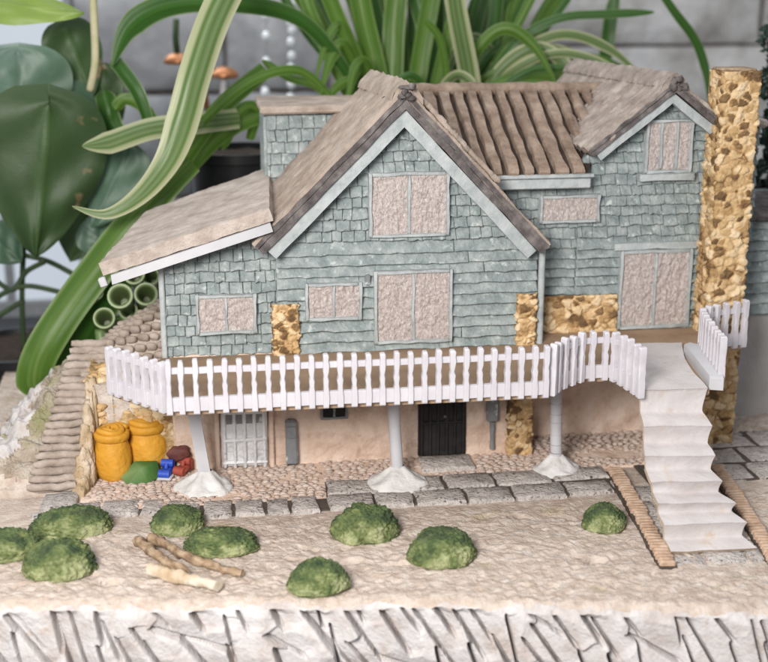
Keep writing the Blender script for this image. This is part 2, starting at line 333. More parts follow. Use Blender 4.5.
# side and back skirts
def skirt(ring):
    o = len(gv); m = len(ring)
    for k in range(1, 5):
        for i in ring:
            p = gv[i]; gv.append((p[0], p[1], lerp(p[2], -1.55, k/4)))
    idx = lambda k, i: ring[i] if k == 0 else o+(k-1)*m+i
    for k in range(4):
        for i in range(m-1): gf.append((idx(k, i), idx(k, i+1), idx(k+1, i+1), idx(k+1, i)))
skirt([j*NX for j in range(NY)][::-1]); skirt([j*NX+NX-1 for j in range(NY)]); skirt([(NY-1)*NX+i for i in range(NX)][::-1])
g = MB(); g.v = [Vector(p) for p in gv]; g.t = [.5]*len(gv); g.f = gf
g.m = [0]*((NY-1)*(NX-1))+[1]*(len(gf)-(NY-1)*(NX-1))
for q in range((NY-1)*(NX-1)):
    c = g.v[gf[q][0]]
    j = noise.noise(c*3)*.09+noise.noise(c*11)*.06
    if c.y-front_y(c.x) < .015+j*.5 or (c.x < -3.62+j*2+.28*max(0, c.z-.3) and c.z > .34+j*2): g.m[q] = 1
    elif c.x < -3.0 and c.z > .12+j*.5: g.m[q] = 2
ground = tag(g.build('ground', [M['sand'], M['plaster'], M['bank']], ang=180, origin=(0, 0, 0)), kind='structure')

# ---- table the model stands on
t = MB(); t.box((0, 3.6, -1.6), (34, 17, .1), bev=.03)
tag(t.build('tabletop', M['wood']), kind='structure')

# ---- grey paving slabs
pv = MB()
def slab(x0, y0, x1, y1, z=.03, th=.07):
    pv.prism(rough_rect(x0, y0, x1, y1, .010, 4), V(0, 0, 0), X_, Y_, Z_, -.06, z+rnd(-.008, .008), .016, rnd(.2, .9))
x = -3.05
while x < -.75:
    w = rnd(.2, .36); w = min(w, -.69-x); o_ = .15 if x < -2.4 else (.08 if x < -1.9 else 0)
    slab(x, -1.19+o_+.012*rnd(-1, 1), x+w-.03, -.87+o_); x += w
x = -.66
for row, (a, b) in enumerate(((-1.18, -.88), (-.85, -.52))):
    x = -.67+row*.02
    while x < 2.15:
        w = rnd(.34, .62)
        slab(x, a+(.05 if x > 1.3 else 0), min(x+w, 2.2)-.03, b); x += w
for row, (a, b) in enumerate(((-1.0, -.62), (-.58, -.2), (-.16, .25))):
    x = 2.55+row*.2
    while x < 5.0:
        w = rnd(.45, .8); slab(x, a, x+w-.035, b, .012); x += w
for a, b in ((-2.75, -2.45), (-2.42, -2.1), (-2.07, -1.75), (-1.72, -1.4), (-1.36, -1.05)):
    x = 2.1 if b < -2 else 2.15
    while x < 2.95:
        w = rnd(.22, .4); slab(x, a, min(x+w, 3.0)-.03, b, .025); x += w
slab(.33, -.42, .88, -.06, .05); slab(-3.35, -.86, -3.02, -.5, .04); slab(-3.42, -1.0, -3.08, -.88, .02)
tag(pv.wobble(.01, 5).build('pavement', M['paver'], origin=(0, 0, 0), ang=50), kind='structure')
jb = MB(); jb.prism([(-3.0, -.98), (-2.35, -1.0), (-1.85, -1.08), (-1.8, -1.15), (2.15, -1.12), (2.15, -.48), (-.68, -.48), (-.7, -.86), (-3.0, -.76)], V(0, 0, 0), X_, Y_, Z_, -.1, .004, 0); jb.prism([(2.5, -1.0), (5.1, -1.0), (5.1, .28), (2.5, .28)], V(0, 0, 0), X_, Y_, Z_, -.1, .002, 0)
tag(jb.build('paving_bed', M['joint'], origin=(0, 0, 0)), kind='structure')
# ---- pink cobbles
cb = MB()
def cobbles(x0, x1, y0, y1, z=.012, s=.082):
    y = y0
    while y < y1:
        x = x0+rnd(0, s)
        while x < x1:
            if not (.3 < x < .92 and y > -.46) and noise.noise(Vector((x*1.5, y*2.5, 4))) > -.42:
                cb.blob((x+rnd(-.012, .012), y+rnd(-.01, .01), z), (rnd(.028, .056), rnd(.02, .036), rnd(.012, .022)), 1, .3, 2, random.random()*50, None, rnd(0, 1), rnd(-.5, .5))
            x += s*rnd(.85, 1.25)
        y += s*.66
cobbles(-2.95, -.7, -.86, -.02); cobbles(-.66, 2.9, -.48, .02); cobbles(1.5, 3.6, .02, .42, .03)
tag(cb.build('cobblestones', M['cobble'], origin=(0, 0, 0), ang=180), kind='structure')
md = MB()
md.prism([(-3.0, -.9), (-.68, -.9), (-.66, -.5), (3.4, -.5), (3.6, .42), (-3.0, .3)], V(0, 0, -.03), X_, Y_, Z_, -.05, .03+.008, 0)
tag(md.build('cobble_bed', M['stucco'], origin=(0, 0, 0)), kind='structure')

# ---- brown brick edging beside the stairs
def edging(pts, label):
    b = MB(); j = MB(); n = 44
    P = [Vector(p) for p in pts]; L = sum((P[i+1]-P[i]).length for i in range(len(P)-1))
    def at(t):
        d = t*L
        for i in range(len(P)-1):
            l = (P[i+1]-P[i]).length
            if d <= l or i == len(P)-2: return P[i].lerp(P[i+1], d/l), (P[i+1]-P[i]).normalized()
            d -= l
    n = int(L/.058)
    for k in range(n):
        p, d = at((k+.5)/n)
        b.box(p+Vector((0, 0, .045)), (.145+rnd(-.02, .02), .047, .06), rz=math.atan2(d.y, d.x)-math.pi/2+rnd(-.15, .15), bev=.018)
    a0, d0 = at(0); a1, d1 = at(1); s = d0.cross(Z_)*.078
    j.prism([(q.x, q.y) for q in (a0-s, a0+s, a1+s, a1-s)][::-1], V(0, 0, 0), X_, Y_, Z_, -.05, .03, .0)
    o = thing('brick_edging', P[0], label, 'edging', 'brick edgings along the stairs path')
    b.wobble(.006, 9).build('brick_row', M['brick'], o); j.build('bed', M['joint'], o)
edging([G(614, 473), G(632, 503), G(668, 570)], 'narrow row of brown bricks left of the white staircase')
edging([G(716, 470), G(742, 510), G(782, 575)], 'narrow row of brown bricks right of the white staircase')

# ---- stone steps climbing the left bank
st = thing('stone_steps', G(55, 487), 'flight of worn grey stone steps climbing the bank left of the golden stone wall', 'steps')
ns = 20
for k in range(ns):
    t_ = k/(ns-1); y = lerp(-.42, .70, t_); z = (y+.45)*.98+.03
    xa, xb = lerp(-3.52, -3.13, t_), lerp(-3.06, -2.74, t_)
    b = MB(); b.tube([V(lerp(xa, xb, q/8), y-.02+.012*math.sin(q+k), z+.02+.006*math.cos(q*1.7+k)) for q in range(9)], [.028]+[.040]*7+[.028], 12, flat=1.0)
    b.wobble(.010, 7, k).build('step', M['steps'], st, 60)
b = MB(); b.grid(10, 20, lambda u, v: V(lerp(lerp(-3.42, -3.09, v), lerp(-3.08, -2.82, v), u), lerp(-.45, .66, v), (lerp(-.45, .66, v)+.45)*.98+.035)); b.build('bed', M['steps'], st)
# brick slope rising behind the left wing
ts = MB()
for r in range(14):
    for c in range(7):
        u = r/13; x = lerp(-2.98, -2.50, u)+c*lerp(.118, .10, u); y = lerp(.42, 1.5, u)+.01*c
        if x > -2.18: continue
        ts.box((x, y, hill(x, y)+.045), (.108, .058, .085), rx=.3, rz=rnd(-.06, .06)-.15, bev=.022)
tag(ts.wobble(.012, 6).build('brick_slope', M['steps'], ang=50), 'slope of small grey bricks climbing behind the left corner of the house', 'brick slope')

# ---- golden rubble wall under the left end of the balcony
rw = thing('retaining_wall', V(-2.55, .1, 0), 'rough golden stone retaining wall behind the two mustard jars', 'stone wall')
mb = MB(); sb = MB()
def wallpt(u, v):
    x = lerp(-2.93, -2.12, u); zt_ = lerp(1.02, .92, u)
    y = .10-.10*(1-v)+(v**3)*.18
    n_ = noise.noise(Vector((x*5, v*5, 2)))*.05
    return V(x, y-n_, v*zt_+n_*.4)
mb.grid(40, 40, wallpt)
mb.grid(30, 16, lambda u, v: V(lerp(-2.93, -2.12, u), .25+v*.5, lerp(1.04, .93, u)+noise.noise(Vector((u*7, v*5, 1)))*.05))
mb.build('wall_body', M['mortar'], rw, 180)
for k in range(110):
    u, v = random.random(), rnd(.42, 1.02); p = wallpt(u, min(v, 1)); r = rnd(.035, .075)
    sb.blob(p+V(0, .02 if v < 1 else .1*random.random(), rnd(-.02, .03)), (r*rnd(1, 1.6), r*.8, r*rnd(.5, .9)), 2, .5, 1.7, k, None, 0.1 if random.random() < .12 else rnd(.3, 1), 0)
sb.build('stones', M['stone'], rw, 60)
wg = MB()
for k in range(15):   # weathered rock side between steps and jars, stacked lumps
    t_ = k/14; y = lerp(-.52, .12, t_); top = max(.05, (y+.52)*1.5)
    wg.blob((lerp(-3.03, -2.90, t_)+rnd(-.012, .012), y+.03, top*.5-.03), (.075+.02*rnd(-1, 1), .085, top*.5+.06), 3, .35, 1.8, k*2.1)
wg.wobble(.03, 5).wobble(.012, 16)
wg.build('side_wall', mat('weathered_golden_rock', [(.22, .135, .06), (.48, .36, .23), (.62, .52, .42)], 4, .9, 20, .9, bump2=.8, bdist=.02), rw, 180)
# ================================================================== the house
house = thing('house', (0.2, .6, 0), 'large model house with teal shingle walls, brown gabled roofs and a golden stone chimney', 'house')
NF_ = V(0, -1, 0)
def shingles(mb, u0, v0, u1, v1, Y, rowh, wid, planes, planks=False, seed=1, skip=()):
    r = random.Random(seed); v = v0; row = 0
    O = V(0, Y, 0)
    while v < v1-.01:
        h = rowh*r.uniform(.92, 1.08); u = u0-(r.uniform(0, wid) if not planks else 0)
        while u < u1:
            w = wid*r.uniform(.72, 1.25) if not planks else (u1-u0 if r.random() < .35 else r.uniform(.8, 2.2))
            g_ = r.uniform(.001, .005)
            if not planks: a, b = u+g_/2, u+w-g_/2
            else: a, b = u, u+w-.006
            dz = r.uniform(-.006, .006) if not planks else 0
            lo, hi = v+.004+dz, v+h+.012
            m = max(3, int((b-a)/.07))
            poly = [(a+(b-a)*k/m, lo+r.uniform(-.008, .008)*(.6 if planks else 1)) for k in range(m+1)]+[(a+(b-a)*k/m, hi) for k in range(m, -1, -1)]
            poly = clip(poly, planes+[(1, 0, u1), (-1, 0, -u0)])
            cx, cz = (a+b)/2, (lo+hi)/2
            pieces = [poly]
            for q in skip:      # leave the window openings free
                if b <= q[0]+.02 or a >= q[2]-.02 or hi <= q[1]+.02 or lo >= q[3]-.02: continue
                nx_ = []
                for pp in pieces:
                    nx_ += [clip(pp, [(1, 0, q[0]+.02)]), clip(pp, [(-1, 0, -(q[2]-.02))])]
                    mid = clip(pp, [(-1, 0, -(q[0]+.02)), (1, 0, q[2]-.02)])
                    if len(mid) > 2: nx_ += [clip(mid, [(0, -1, -(q[3]-.02))]), clip(mid, [(0, 1, q[1]+.02)])]
                pieces = [pp for pp in nx_ if len(pp) > 2]
            tk = r.uniform(.050, .070) if not planks else r.uniform(.062, .088); bk = .006; tilt = r.uniform(-.005, .005) if not planks else 0
            for poly in pieces:
                if len(poly) > 2 and area(poly) > .0006:
                    mb.prism(poly, O, X_, Z_, NF_, -.01, tk, .007, r.random(), thick=lambda uu, vv: bk+(tk-bk)*min(1, max(0, 1-(vv-lo)/(hi-lo)))**.8+tilt*(uu-cx)/(wid or 1))
            u += w
        v += h; row += 1
def wall(poly, Y, depth, rects, planes, name='wall', seed=1, skip=()):
    b = MB(); b.prism(poly, V(0, Y, 0), X_, Z_, NF_, -depth, 0, 0)
    s = MB()
    for (u0, v0, u1, v1, rh, w, pl) in rects: shingles(s, u0, v0, u1, v1, Y, rh, w, planes, pl, seed+int(v0*10), skip)
    s.wobble(.011, 5, seed).wobble(.007, 14, seed)
    o = len(b.v); b.v += s.v; b.t += s.t; b.f += [tuple(i+o for i in f) for f in s.f]; b.m += s.m
    return b.build(name, M['teal'], house, 35)
def window(x0, z0, x1, z1, Y, nm=1, sill=False, fw=.030, proud=.108):
    f = MB()
    def bar(a, b, c, d, pr=proud):
        f.prism(rough_rect(a, b, c, d, .005, 5), V(0, Y, 0), X_, Z_, NF_, -.01, pr, .014)
    bar(x0, z0, x0+fw, z1); bar(x1-fw, z0, x1, z1); bar(x0+fw, z1-fw, x1-fw, z1, proud-.004); bar(x0+fw, z0, x1-fw, z0+fw, proud-.004)
    for k in range(nm):
        c = lerp(x0, x1, (k+1)/(nm+1)); bar(c-fw*.45, z0+fw, c+fw*.45, z1-fw, proud-.01)
    if sill: bar(x0-.05, z0-.075, x1+.03, z0-.004, proud+.04)
    w = f.wobble(.007, 8).build('window', M['trim'], house, 45)
    p = MB(); nx, nz = int((x1-x0)/.012), int((z1-z0)/.012); sd = random.random()*30
    def fn(u, v):
        x, z_ = lerp(x0+.01, x1-.01, u), lerp(z0+.01, z1-.01, v)
        q = Vector((x*26, z_*16+3*noise.noise(Vector((x*9, z_*9, sd))), sd))
        return V(x, Y-.078-.020*noise.noise(q)-.010*noise.noise(q*2.3), z_)
    p.grid(nx, nz, fn); p.build('pane', M['pane'], w, 180)
    return w
def stone_panel(x0, z0, x1, z1, Y, name, dens=260, r0=.03, r1=.055, depth=.3, left=False, prot=.09):
    b = MB(); b.box(((x0+x1)/2, Y-prot/2+depth/2+.012, (z0+z1)/2-.006), (x1-x0-.03, prot+depth-.02, z1-z0-.014), bev=.02)
    # one skin of rubble wrapped round left side, front and right side: stones and mortar from a cell pattern
    fy = Y-prot; dl = min(depth, .38); w_ = x1-x0; per = dl*2+w_; sd = (abs(x0)*7.3+z0*3.1) % 17
    cell = 1/(r0+r1)*.95; rr = .02
    def edge(s_):
        if s_ < dl: return V(x0-.006, fy+dl-s_, 0), V(-1, 0, 0)
        if s_ < dl+w_: return V(x0+s_-dl, fy-.006, 0), V(0, -1, 0)
        return V(x1+.006, fy+s_-dl-w_, 0), V(1, 0, 0)
    nu, nv = int(per/.0125), int((z1-z0)/.0125)
    tints = {}
    def skin(u, v):
        s_ = u*per; p, n_ = edge(s_)
        for c_, n2 in ((dl, (V(-1, 0, 0), V(0, -1, 0))), (dl+w_, (V(0, -1, 0), V(1, 0, 0)))):
            if abs(s_-c_) < rr: k = (s_-c_+rr)/(2*rr); n_ = n2[0].lerp(n2[1], k).normalized()
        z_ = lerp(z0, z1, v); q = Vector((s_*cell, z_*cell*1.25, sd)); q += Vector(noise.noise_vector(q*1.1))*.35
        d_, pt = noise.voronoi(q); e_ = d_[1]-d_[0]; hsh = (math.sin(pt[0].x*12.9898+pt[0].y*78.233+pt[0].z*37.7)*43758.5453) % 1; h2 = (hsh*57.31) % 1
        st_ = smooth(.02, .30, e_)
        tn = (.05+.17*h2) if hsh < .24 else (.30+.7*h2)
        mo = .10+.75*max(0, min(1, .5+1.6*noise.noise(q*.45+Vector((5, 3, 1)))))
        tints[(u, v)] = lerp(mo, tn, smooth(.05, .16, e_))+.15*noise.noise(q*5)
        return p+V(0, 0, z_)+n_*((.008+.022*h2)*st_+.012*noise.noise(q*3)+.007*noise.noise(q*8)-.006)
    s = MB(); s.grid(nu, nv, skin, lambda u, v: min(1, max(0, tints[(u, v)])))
    w = b.wobble(.008, 6).build(name, M['mortar'], house, 60)
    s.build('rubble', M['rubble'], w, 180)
    return w
# ---- walls
AX, AZ, SLL, SLR = .175, 3.82, 1.0, 1.06
gp = [(-SLL, 1, AZ-.21-SLL*AX), (SLR, 1, AZ-.21+SLR*AX)]         # under the roof lines
gp = [(-SLL, 1, (AZ-.2)-SLL*AX), (SLR, 1, (AZ-.2)+SLR*AX)]
poly = clip([(-1.06, 1.14), (1.545, 1.14), (1.545, 3.7), (-1.06, 3.7)], gp)
wins = [(-.158, 2.355, .628, 2.985), (-.111, 1.273, .672, 2.017), (-.788, 1.538, -.229, 1.915)]
wall(poly, 0, 1.3, [(-1.06, 1.2, 1.545, 2.31, .111, 1, True), (-1.06, 2.31, 1.545, 3.7, .108, .125, False)], gp, 'wall', 1, wins)
lp = [(-.297, 1, 2.13+.297*2.17+.03)]
poly = clip([(-2.17, 1.14), (-1.05, 1.14), (-1.05, 3), (-2.17, 3)], lp)
wall(poly, .06, 1.4, [(-2.14, 1.2, -1.05, 2.6, .105, .12, False)], lp, 'wall', 5, [(-1.849, 1.426, -1.263, 1.82)])
WX, WZ, SW = 2.925, 3.83, .77
wp = [(-SW, 1, (WZ-.18)-SW*WX), (SW, 1, (WZ-.18)+SW*WX)]
poly = clip([(1.95, 1.14), (3.78, 1.14), (3.78, 3.8), (1.95, 3.8)], wp)
wwins = [(2.722, 2.86, 3.22, 3.402), (1.642, 2.368, 2.275, 2.653), (2.521, 1.213, 3.304, 2.056)]
wall(poly, .4, 2.1, [(2.06, 2.09, 3.42, 3.7, .108, .13, False), (2.06, 1.2, 3.42, 2.09, .099, 1, True)], wp, 'wall', 9, wwins)
wall([(1.0, 1.14), (2.06, 1.14), (2.06, 2.84), (1.0, 2.84)], .415, 2.0, [(1.1, 2.09, 2.06, 2.84, .108, .13, False), (1.5, 1.2, 2.06, 2.09, .099, 1, True)], [], 'wall', 13, wwins)
# back part rising behind the left roof slope, with its brown cap
b = MB(); b.prism([(-1.06, 2.3), (.3, 2.3), (.3, 3.40), (-1.06, 3.40)], V(0, 1.3, 0), X_, Z_, NF_, -1.0, 0, 0)
s = MB(); shingles(s, -1.06, 2.5, .2, 3.40, 1.3, .125, .13, [], False, 77); s.wobble(.014, 5)
o_ = len(b.v); b.v += s.v; b.t += s.t; b.f += [tuple(i+o_ for i in f) for f in s.f]; b.m += s.m
for k in range(8): b.prism(rough_rect(1.32+k*.12, 2.3, 1.43+k*.12, 3.38, .006, 4), V(-1.06, 0, 0), Y_, Z_, V(-1, 0, 0), -.01, .03, .012)
dm = b.build('dormer', M['teal'], house, 35)
r_ = MB(); r_.box((-.45, 1.75, 3.46), (1.36, 1.14, .08), bev=.02); r_.wobble(.014, 5); r_.build('cap', M['roof'], dm)
# lower storey
lw = MB(); lw.box((-.285, .62, .56), (3.68, 1.2, 1.3), bev=.01)
lw.grid(160, 50, lambda u, v: V(lerp(-2.1, 1.54, u), -.004-.018*noise.noise(Vector((u*22, v*9, 1)))-.012*noise.noise(Vector((u*60, v*24, 5))), lerp(-.05, 1.15, v)))
lw.build('basement_wall', M['stucco'], house, 60)
lw = MB(); lw.box((2.5, 1.0, .56), (1.95, 1.2, 1.3), bev=.01)
lw.grid(80, 50, lambda u, v: V(lerp(1.54, 3.4, u), .385-.018*noise.noise(Vector((u*12, v*9, 11)))-.012*noise.noise(Vector((u*30, v*24, 15))), lerp(-.05, 1.15, v)))
lw.build('basement_wall', M['stucco'], house, 60)
# right rear extension
wall([(3.72, 1.2), (5.0, 1.2), (5.0, 2.32), (3.72, 2.32)], .72, 1.6, [(3.72, 1.22, 5.0, 2.3, .12, 1, True)], [], 'wall', 21)
e = MB(); e.box((4.36, 1.55, .58), (1.3, 1.6, 1.26), bev=.015); e.wobble(.01, 4); e.build('basement_wall', M['grey'], house)
wall([(3.72, 2.1), (4.03, 2.1), (4.03, 3.3), (3.72, 3.3)], .62, 1.4, [(3.7, 2.1, 4.06, 3.3, .11, .3, False)], [], 'wall', 25)
rc = MB(); rc.box((3.92, 1.2, 3.36), (.42, 1.4, .09), ry=.25, bev=.03); rc.wobble(.02, 6); rc.build('eave_block', M['roof_grey'], house)
# ---- stone details
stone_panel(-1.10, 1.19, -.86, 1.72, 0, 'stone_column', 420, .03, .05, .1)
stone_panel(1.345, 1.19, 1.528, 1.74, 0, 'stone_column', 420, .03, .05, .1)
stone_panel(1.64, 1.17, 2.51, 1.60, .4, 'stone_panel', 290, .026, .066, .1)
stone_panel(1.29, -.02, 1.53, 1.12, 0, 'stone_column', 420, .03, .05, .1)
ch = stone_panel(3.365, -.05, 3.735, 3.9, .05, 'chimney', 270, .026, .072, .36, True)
cp = MB(); cp.box((3.55, .18, 3.905), (.34, .32, .03), bev=.01); cp.build('chimney_top', M['bark'], ch)
# ---- windows and doors
window(*wins[0], 0, 1); window(*wins[1], 0, 1); window(*wins[2], 0, 1); window(-1.849, 1.426, -1.263, 1.82, .06, 1)
window(*wwins[0], .4, 2, True); window(*wwins[1], .4, 0); window(*wwins[2], .4, 1)
w = MB(); w.prism(rough_rect(2.46, 2.06, 3.36, 2.135, .005, 6), V(0, .4, 0), X_, Z_, NF_, -.01, .085, .015); w.build('window_head', M['trim'], house)
d = MB(); d.box((-1.42, -.03, .56), (.46, .05, 1.06), bev=.01)     # white plank door with glazed top
for k in range(5): d.box((-1.62+k*.1, -.058, .52), (.035, .05, 1.0), bev=.014)
for z_ in (.08, .32, .62): d.box((-1.42, -.064, z_), (.44, .045, .035), bev=.014)
d = d.wobble(.012, 9).build('white_door', mat('white_door_paint', [(.68, .69, .71), (.84, .85, .87)], 9, .8, 24, .6, bump2=.8), house, 60)
p = MB()
for k in range(4): p.box((-1.57+k*.1, -.06, .56), (.055, .012, .13))
p.build('pane', M['metal'], d); p = MB()
for s_ in (-1.69, -1.15): p.box((s_, -.035, .55), (.045, .06, 1.1), bev=.012)
p.wobble(.006, 8).build('door_frame', M['stucco'], house)
d = MB(); d.box((.60, -.012, .52), (.50, .05, .98), bev=.01)
for k in range(6): d.box((.385+k*.086, -.045, .52), (.03, .035, .96), bev=.01)
d.box((.60, -.05, .4), (.46, .03, .03), bev=.01)
d = d.wobble(.006, 9).build('black_door', M['black'], house)
h = MB(); h.blob((.62, -.07, .47), (.02, .02, .02), 2, 0); h.build('handle', M['dark'], d)
w = MB()
for a, b_, c, e_ in ((-.65, .485, -.625, .64), (-.40, .485, -.375, .64), (-.625, .61, -.40, .64), (-.625, .485, -.40, .512), (-.525, .512, -.50, .61)): w.prism(rough_rect(a, b_, c, e_, .003, 3), V(0, 0, 0), X_, Z_, NF_, -.01, .05, .008)
w = w.build('window', M['metal'], house); p = MB(); p.box((-.512, -.01, .56), (.24, .05, .12)); p.build('pane', M['black'], w)
for (x, z0, z1, wd) in ((-.95, .03, .51, .125), (1.12, .38, 1.0, .125)):
    b = MB(); b.box((x, -.05, (z0+z1)/2), (wd, .09, z1-z0), bev=.02); b.box((x, -.095, z1-.12), (wd*.75, .03, .13), bev=.01); b.wobble(.008, 8)
    o_ = b.build('meter_box', M['metal'], house)
b = MB(); b.tube([(1.12, -.05, .38), (1.12, -.06, .2), (1.13, -.03, .08)], [.03, .022, .03], 10); b.build('pipe', M['metal'], o_)
b = MB(); b.box((-.17, -.06, 1.93), (.055, .06, .11), bev=.012); b.build('wall_lamp', M['metal'], house)
b = MB(); b.box((2.74, .32, .85), (.24, .12, .36), bev=.02); b.wobble(.01, 8); b.build('meter_box', M['metal'], house)
b = MB(); b.tube([(1.585, -.05, 2.18), (1.59, -.03, 1.7), (1.595, -.03, 1.16)], .034, 10); b.wobble(.006, 6).build('downpipe', M['trim'], house)
b = MB(); b.box((-2.165, .05, 1.66), (.055, .1, .96), bev=.012); b.wobble(.008, 5).build('corner_trim', M['trim'], house)
# ---- roofs
def roofslab(A, B, C, D, th, m, name, nu=70, nv=50, amp=.012, line=0.0, seed=0, parent=None, lip=0.0):
    """A,B front edge (eave, ridge), C,D back edge (ridge, eave); top surface with clay relief"""
    n = (B-A).cross(D-A).normalized()
    if n.z < 0: n = -n
    mb = MB()
    def top(u, v):
        p = A.lerp(B, u).lerp(D.lerp(C, u), v)
        q = amp*noise.noise(p*4+Vector((seed, 0, 0)))+amp*.6*noise.noise(p*13)+amp*.35*noise.noise(p*30)
        if line:
            w_ = noise.noise(Vector((v*(14+line*500)+.6*noise.noise(Vector((u*3, v*9, seed))), u*1.2, seed)))
            q -= line*max(0, w_)*1.2
        e_ = min(u, 1-u, v, 1-v); q -= max(0, .02-e_)*1.0*th*12*.15
        return p+n*q
    mb.grid(nu, nv, top, lambda u, v: random.random())
    k = nu+1; ring = [i for i in range(nu+1)]+[j*k+nu for j in range(1, nv+1)]+[nv*k+i for i in range(nu-1, -1, -1)]+[j*k for j in range(nv-1, 0, -1)]
    o = len(mb.v)
    for i in ring: mb.v.append(mb.v[i]-n*(th*.5)+Vector(noise.noise_vector(mb.v[i]*12))*.026)
    for i in ring: mb.v.append(mb.v[i]-n*th)
    R = len(ring); mb.t += [.5]*2*R
    for a in range(R):
        c = (a+1) % R
        mb.f += [(ring[c], ring[a], o+a, o+c), (o+c, o+a, o+R+a, o+R+c)]
    mb.f.append(tuple(o+R+a for a in range(R))); mb.m += [0]*(2*R+1)
    return mb.build(name, m, parent or house, 50)
def strip(mb, ax, az, ex, ez, q0, q1, Y, depth, jit=.0, nseg=10, tint=.5):
    """board along a roof edge: from apex (ax,az) to eave (ex,ez), q0..q1 below the roof line"""
    d = Vector((ex-ax, 0, ez-az)); L = d.length; d.normalize(); n = Vector((-d.z, 0, d.x)); n = n if n.z > 0 else -n
    vq = 1/abs(n.z)
    T = [(ax, az-q0*vq)]; Bt = [(ax, az-q1*vq)]
    for k in range(1, nseg+1):
        t_ = k/nseg; p = Vector((ax, 0, az))+d*(L*t_); a = p-n*q0; c = p-n*q1
        j1, j2 = rnd(-jit, jit), rnd(-jit, jit); T.append((a.x, a.z+j1)); Bt.append((c.x, c.z+j2))
    poly = T+Bt[::-1]
    if area(poly) < 0: poly = poly[::-1]
    n_ = len(T)
    vs = [];
    for yy in (Y+depth, Y): vs += [V(u, yy, v) for u, v in T]+[V(u, yy, v) for u, v in Bt]
    fs = []
    for k in range(n_-1):
        a, c, e_, g_ = k, k+1, n_+k+1, n_+k; o = 2*n_
        fs += [(o+a, o+c, o+e_, o+g_), (a, g_, e_, c), (a, c, o+c, o+a), (g_, o+g_, o+e_, e_)]
    fs += [(0, 2*n_, 3*n_, n_), (n_-1, 2*n_-1, 4*n_-1, 3*n_-1)]
    mb.add(vs, fs, tint)
def gable_roof(ax, az, exl, ezl, exr, ezr, Yf, Yb, axb, azb, mtop, line, qd, qb, right_bumps=0):
    dx = axb-ax; dz = azb-az
    A, B, C, D = V(exl, Yf, ezl), V(ax, Yf, az), V(axb, Yb, azb), V(exl+dx*.6, Yb, ezl+dz)
    rf = roofslab(A, B, C, D, .075, mtop, 'roof_slope', 80, 150, .016, line, ax)
    A2, D2 = V(exr, Yf, ezr), V(exr+dx*.6, Yb, ezr+dz)
    rf2 = roofslab(A2, B, C, D2, .075, mtop, 'roof_slope', 80, 60, .02, line, ax+3)
    if right_bumps:
        b = MB()
        b.tube([B.lerp(A2, .10+.52*k/60)+V(.02, .10+.03*math.sin(k*.2), .018+.012*noise.noise(Vector((k*.5, 3, 1)))) for k in range(61)], [.03+.012*noise.noise(Vector((k*.9, 1, 7))) for k in range(61)], 10); b.wobble(.014, 12)
        b.build('edge_tiles', mtop, rf2, 180)
    dk = MB()
    for ex, ez in ((exl, ezl), (exr, ezr)):
        strip(dk, ax, az, ex, ez, .035, qd*.52, Yf-.03, .3, .006, 14); strip(dk, ax, az, ex, ez, qd*.56, qd, Yf-.012, .28, .006, 12)
    dk.wobble(.012, 7).build('roof_edge', M['dark'], house, 40)
    for ex, ez in ((exl, ezl), (exr, ezr)):
        bb = MB(); L = math.hypot(ex-ax, ez-az); k = 1-.05/L
        strip(bb, ax, az, lerp(ax, ex, k), lerp(az, ez, k), qd+.004, qb, Yf+.03, .1, .003, 12); bb.wobble(.006, 4).build('barge_board', M['trim'], house, 40)
    return B, C
B, C = gable_roof(AX-.005, AZ, -1.295, 2.36, 1.625, 2.28, -.25, 1.33, AX-.12, AZ-.01, M['roof'], .016, .15, .27, 28)
# ridge caps
def ridge_cap(B, C, w, sl, sr, m, th=.05, amp=.02):
    mb = MB()
    def fn(u, v):
        p = B.lerp(C, v); k = u*2-1
        dz = -abs(k)*w*(sl if k < 0 else sr)*.9
        r = noise.noise(Vector((p.x+k, p.y*7, k*3)))*amp+noise.noise(Vector((k*9, p.y*16, 4)))*amp*.7
        ed = .02*noise.noise(Vector((p.y*9, 1 if k < 0 else 5, 0)))*(1 if abs(k) > .9 else 0)
        return p+V(k*w+ed, 0, dz+th*(1-abs(k)**6)+r)
    mb.grid(24, 60, fn)
    mb.grid(8, 2, lambda u, v: fn(u, 0)+V(0, .0, -v*.09)) 
    mb.build('ridge_cap', m, house, 60)
ridge_cap(B+V(.02, .03, .0), C+V(0, 0, 0), .15, 1.0, 1.0, M['roof'], .045, .018)
b = MB()
for k in range(9): b.blob(B+V(rnd(-.05, .09), -.05+rnd(-.02, .02), rnd(-.13, .0)), (rnd(.03, .06), .03, rnd(.015, .04)), 2, .6, 2.5, k, None, .5, rnd(-1, 1))
b.build('ridge_end', M['dark'], house, 60)
B, C = gable_roof(WX, WZ, 2.05, 3.15, 3.86, 3.12, .13, 2.7, WX-.27, WZ-.02, M['wing_roof'], .06, .11, .2)
ridge_cap(B+V(.02, .02, 0), C, .14, .77, .77, M['wing_roof'], .05, .014)
b = MB()
for k in range(8): b.blob(B+V(rnd(-.04, .08), -.04+rnd(-.02, .02), rnd(-.13, .0)), (rnd(.03, .05), .03, rnd(.015, .05)), 2, .6, 2.5, k+20, None, .5, rnd(-1, 1))
b.build('ridge_end', M['dark'], house, 60)
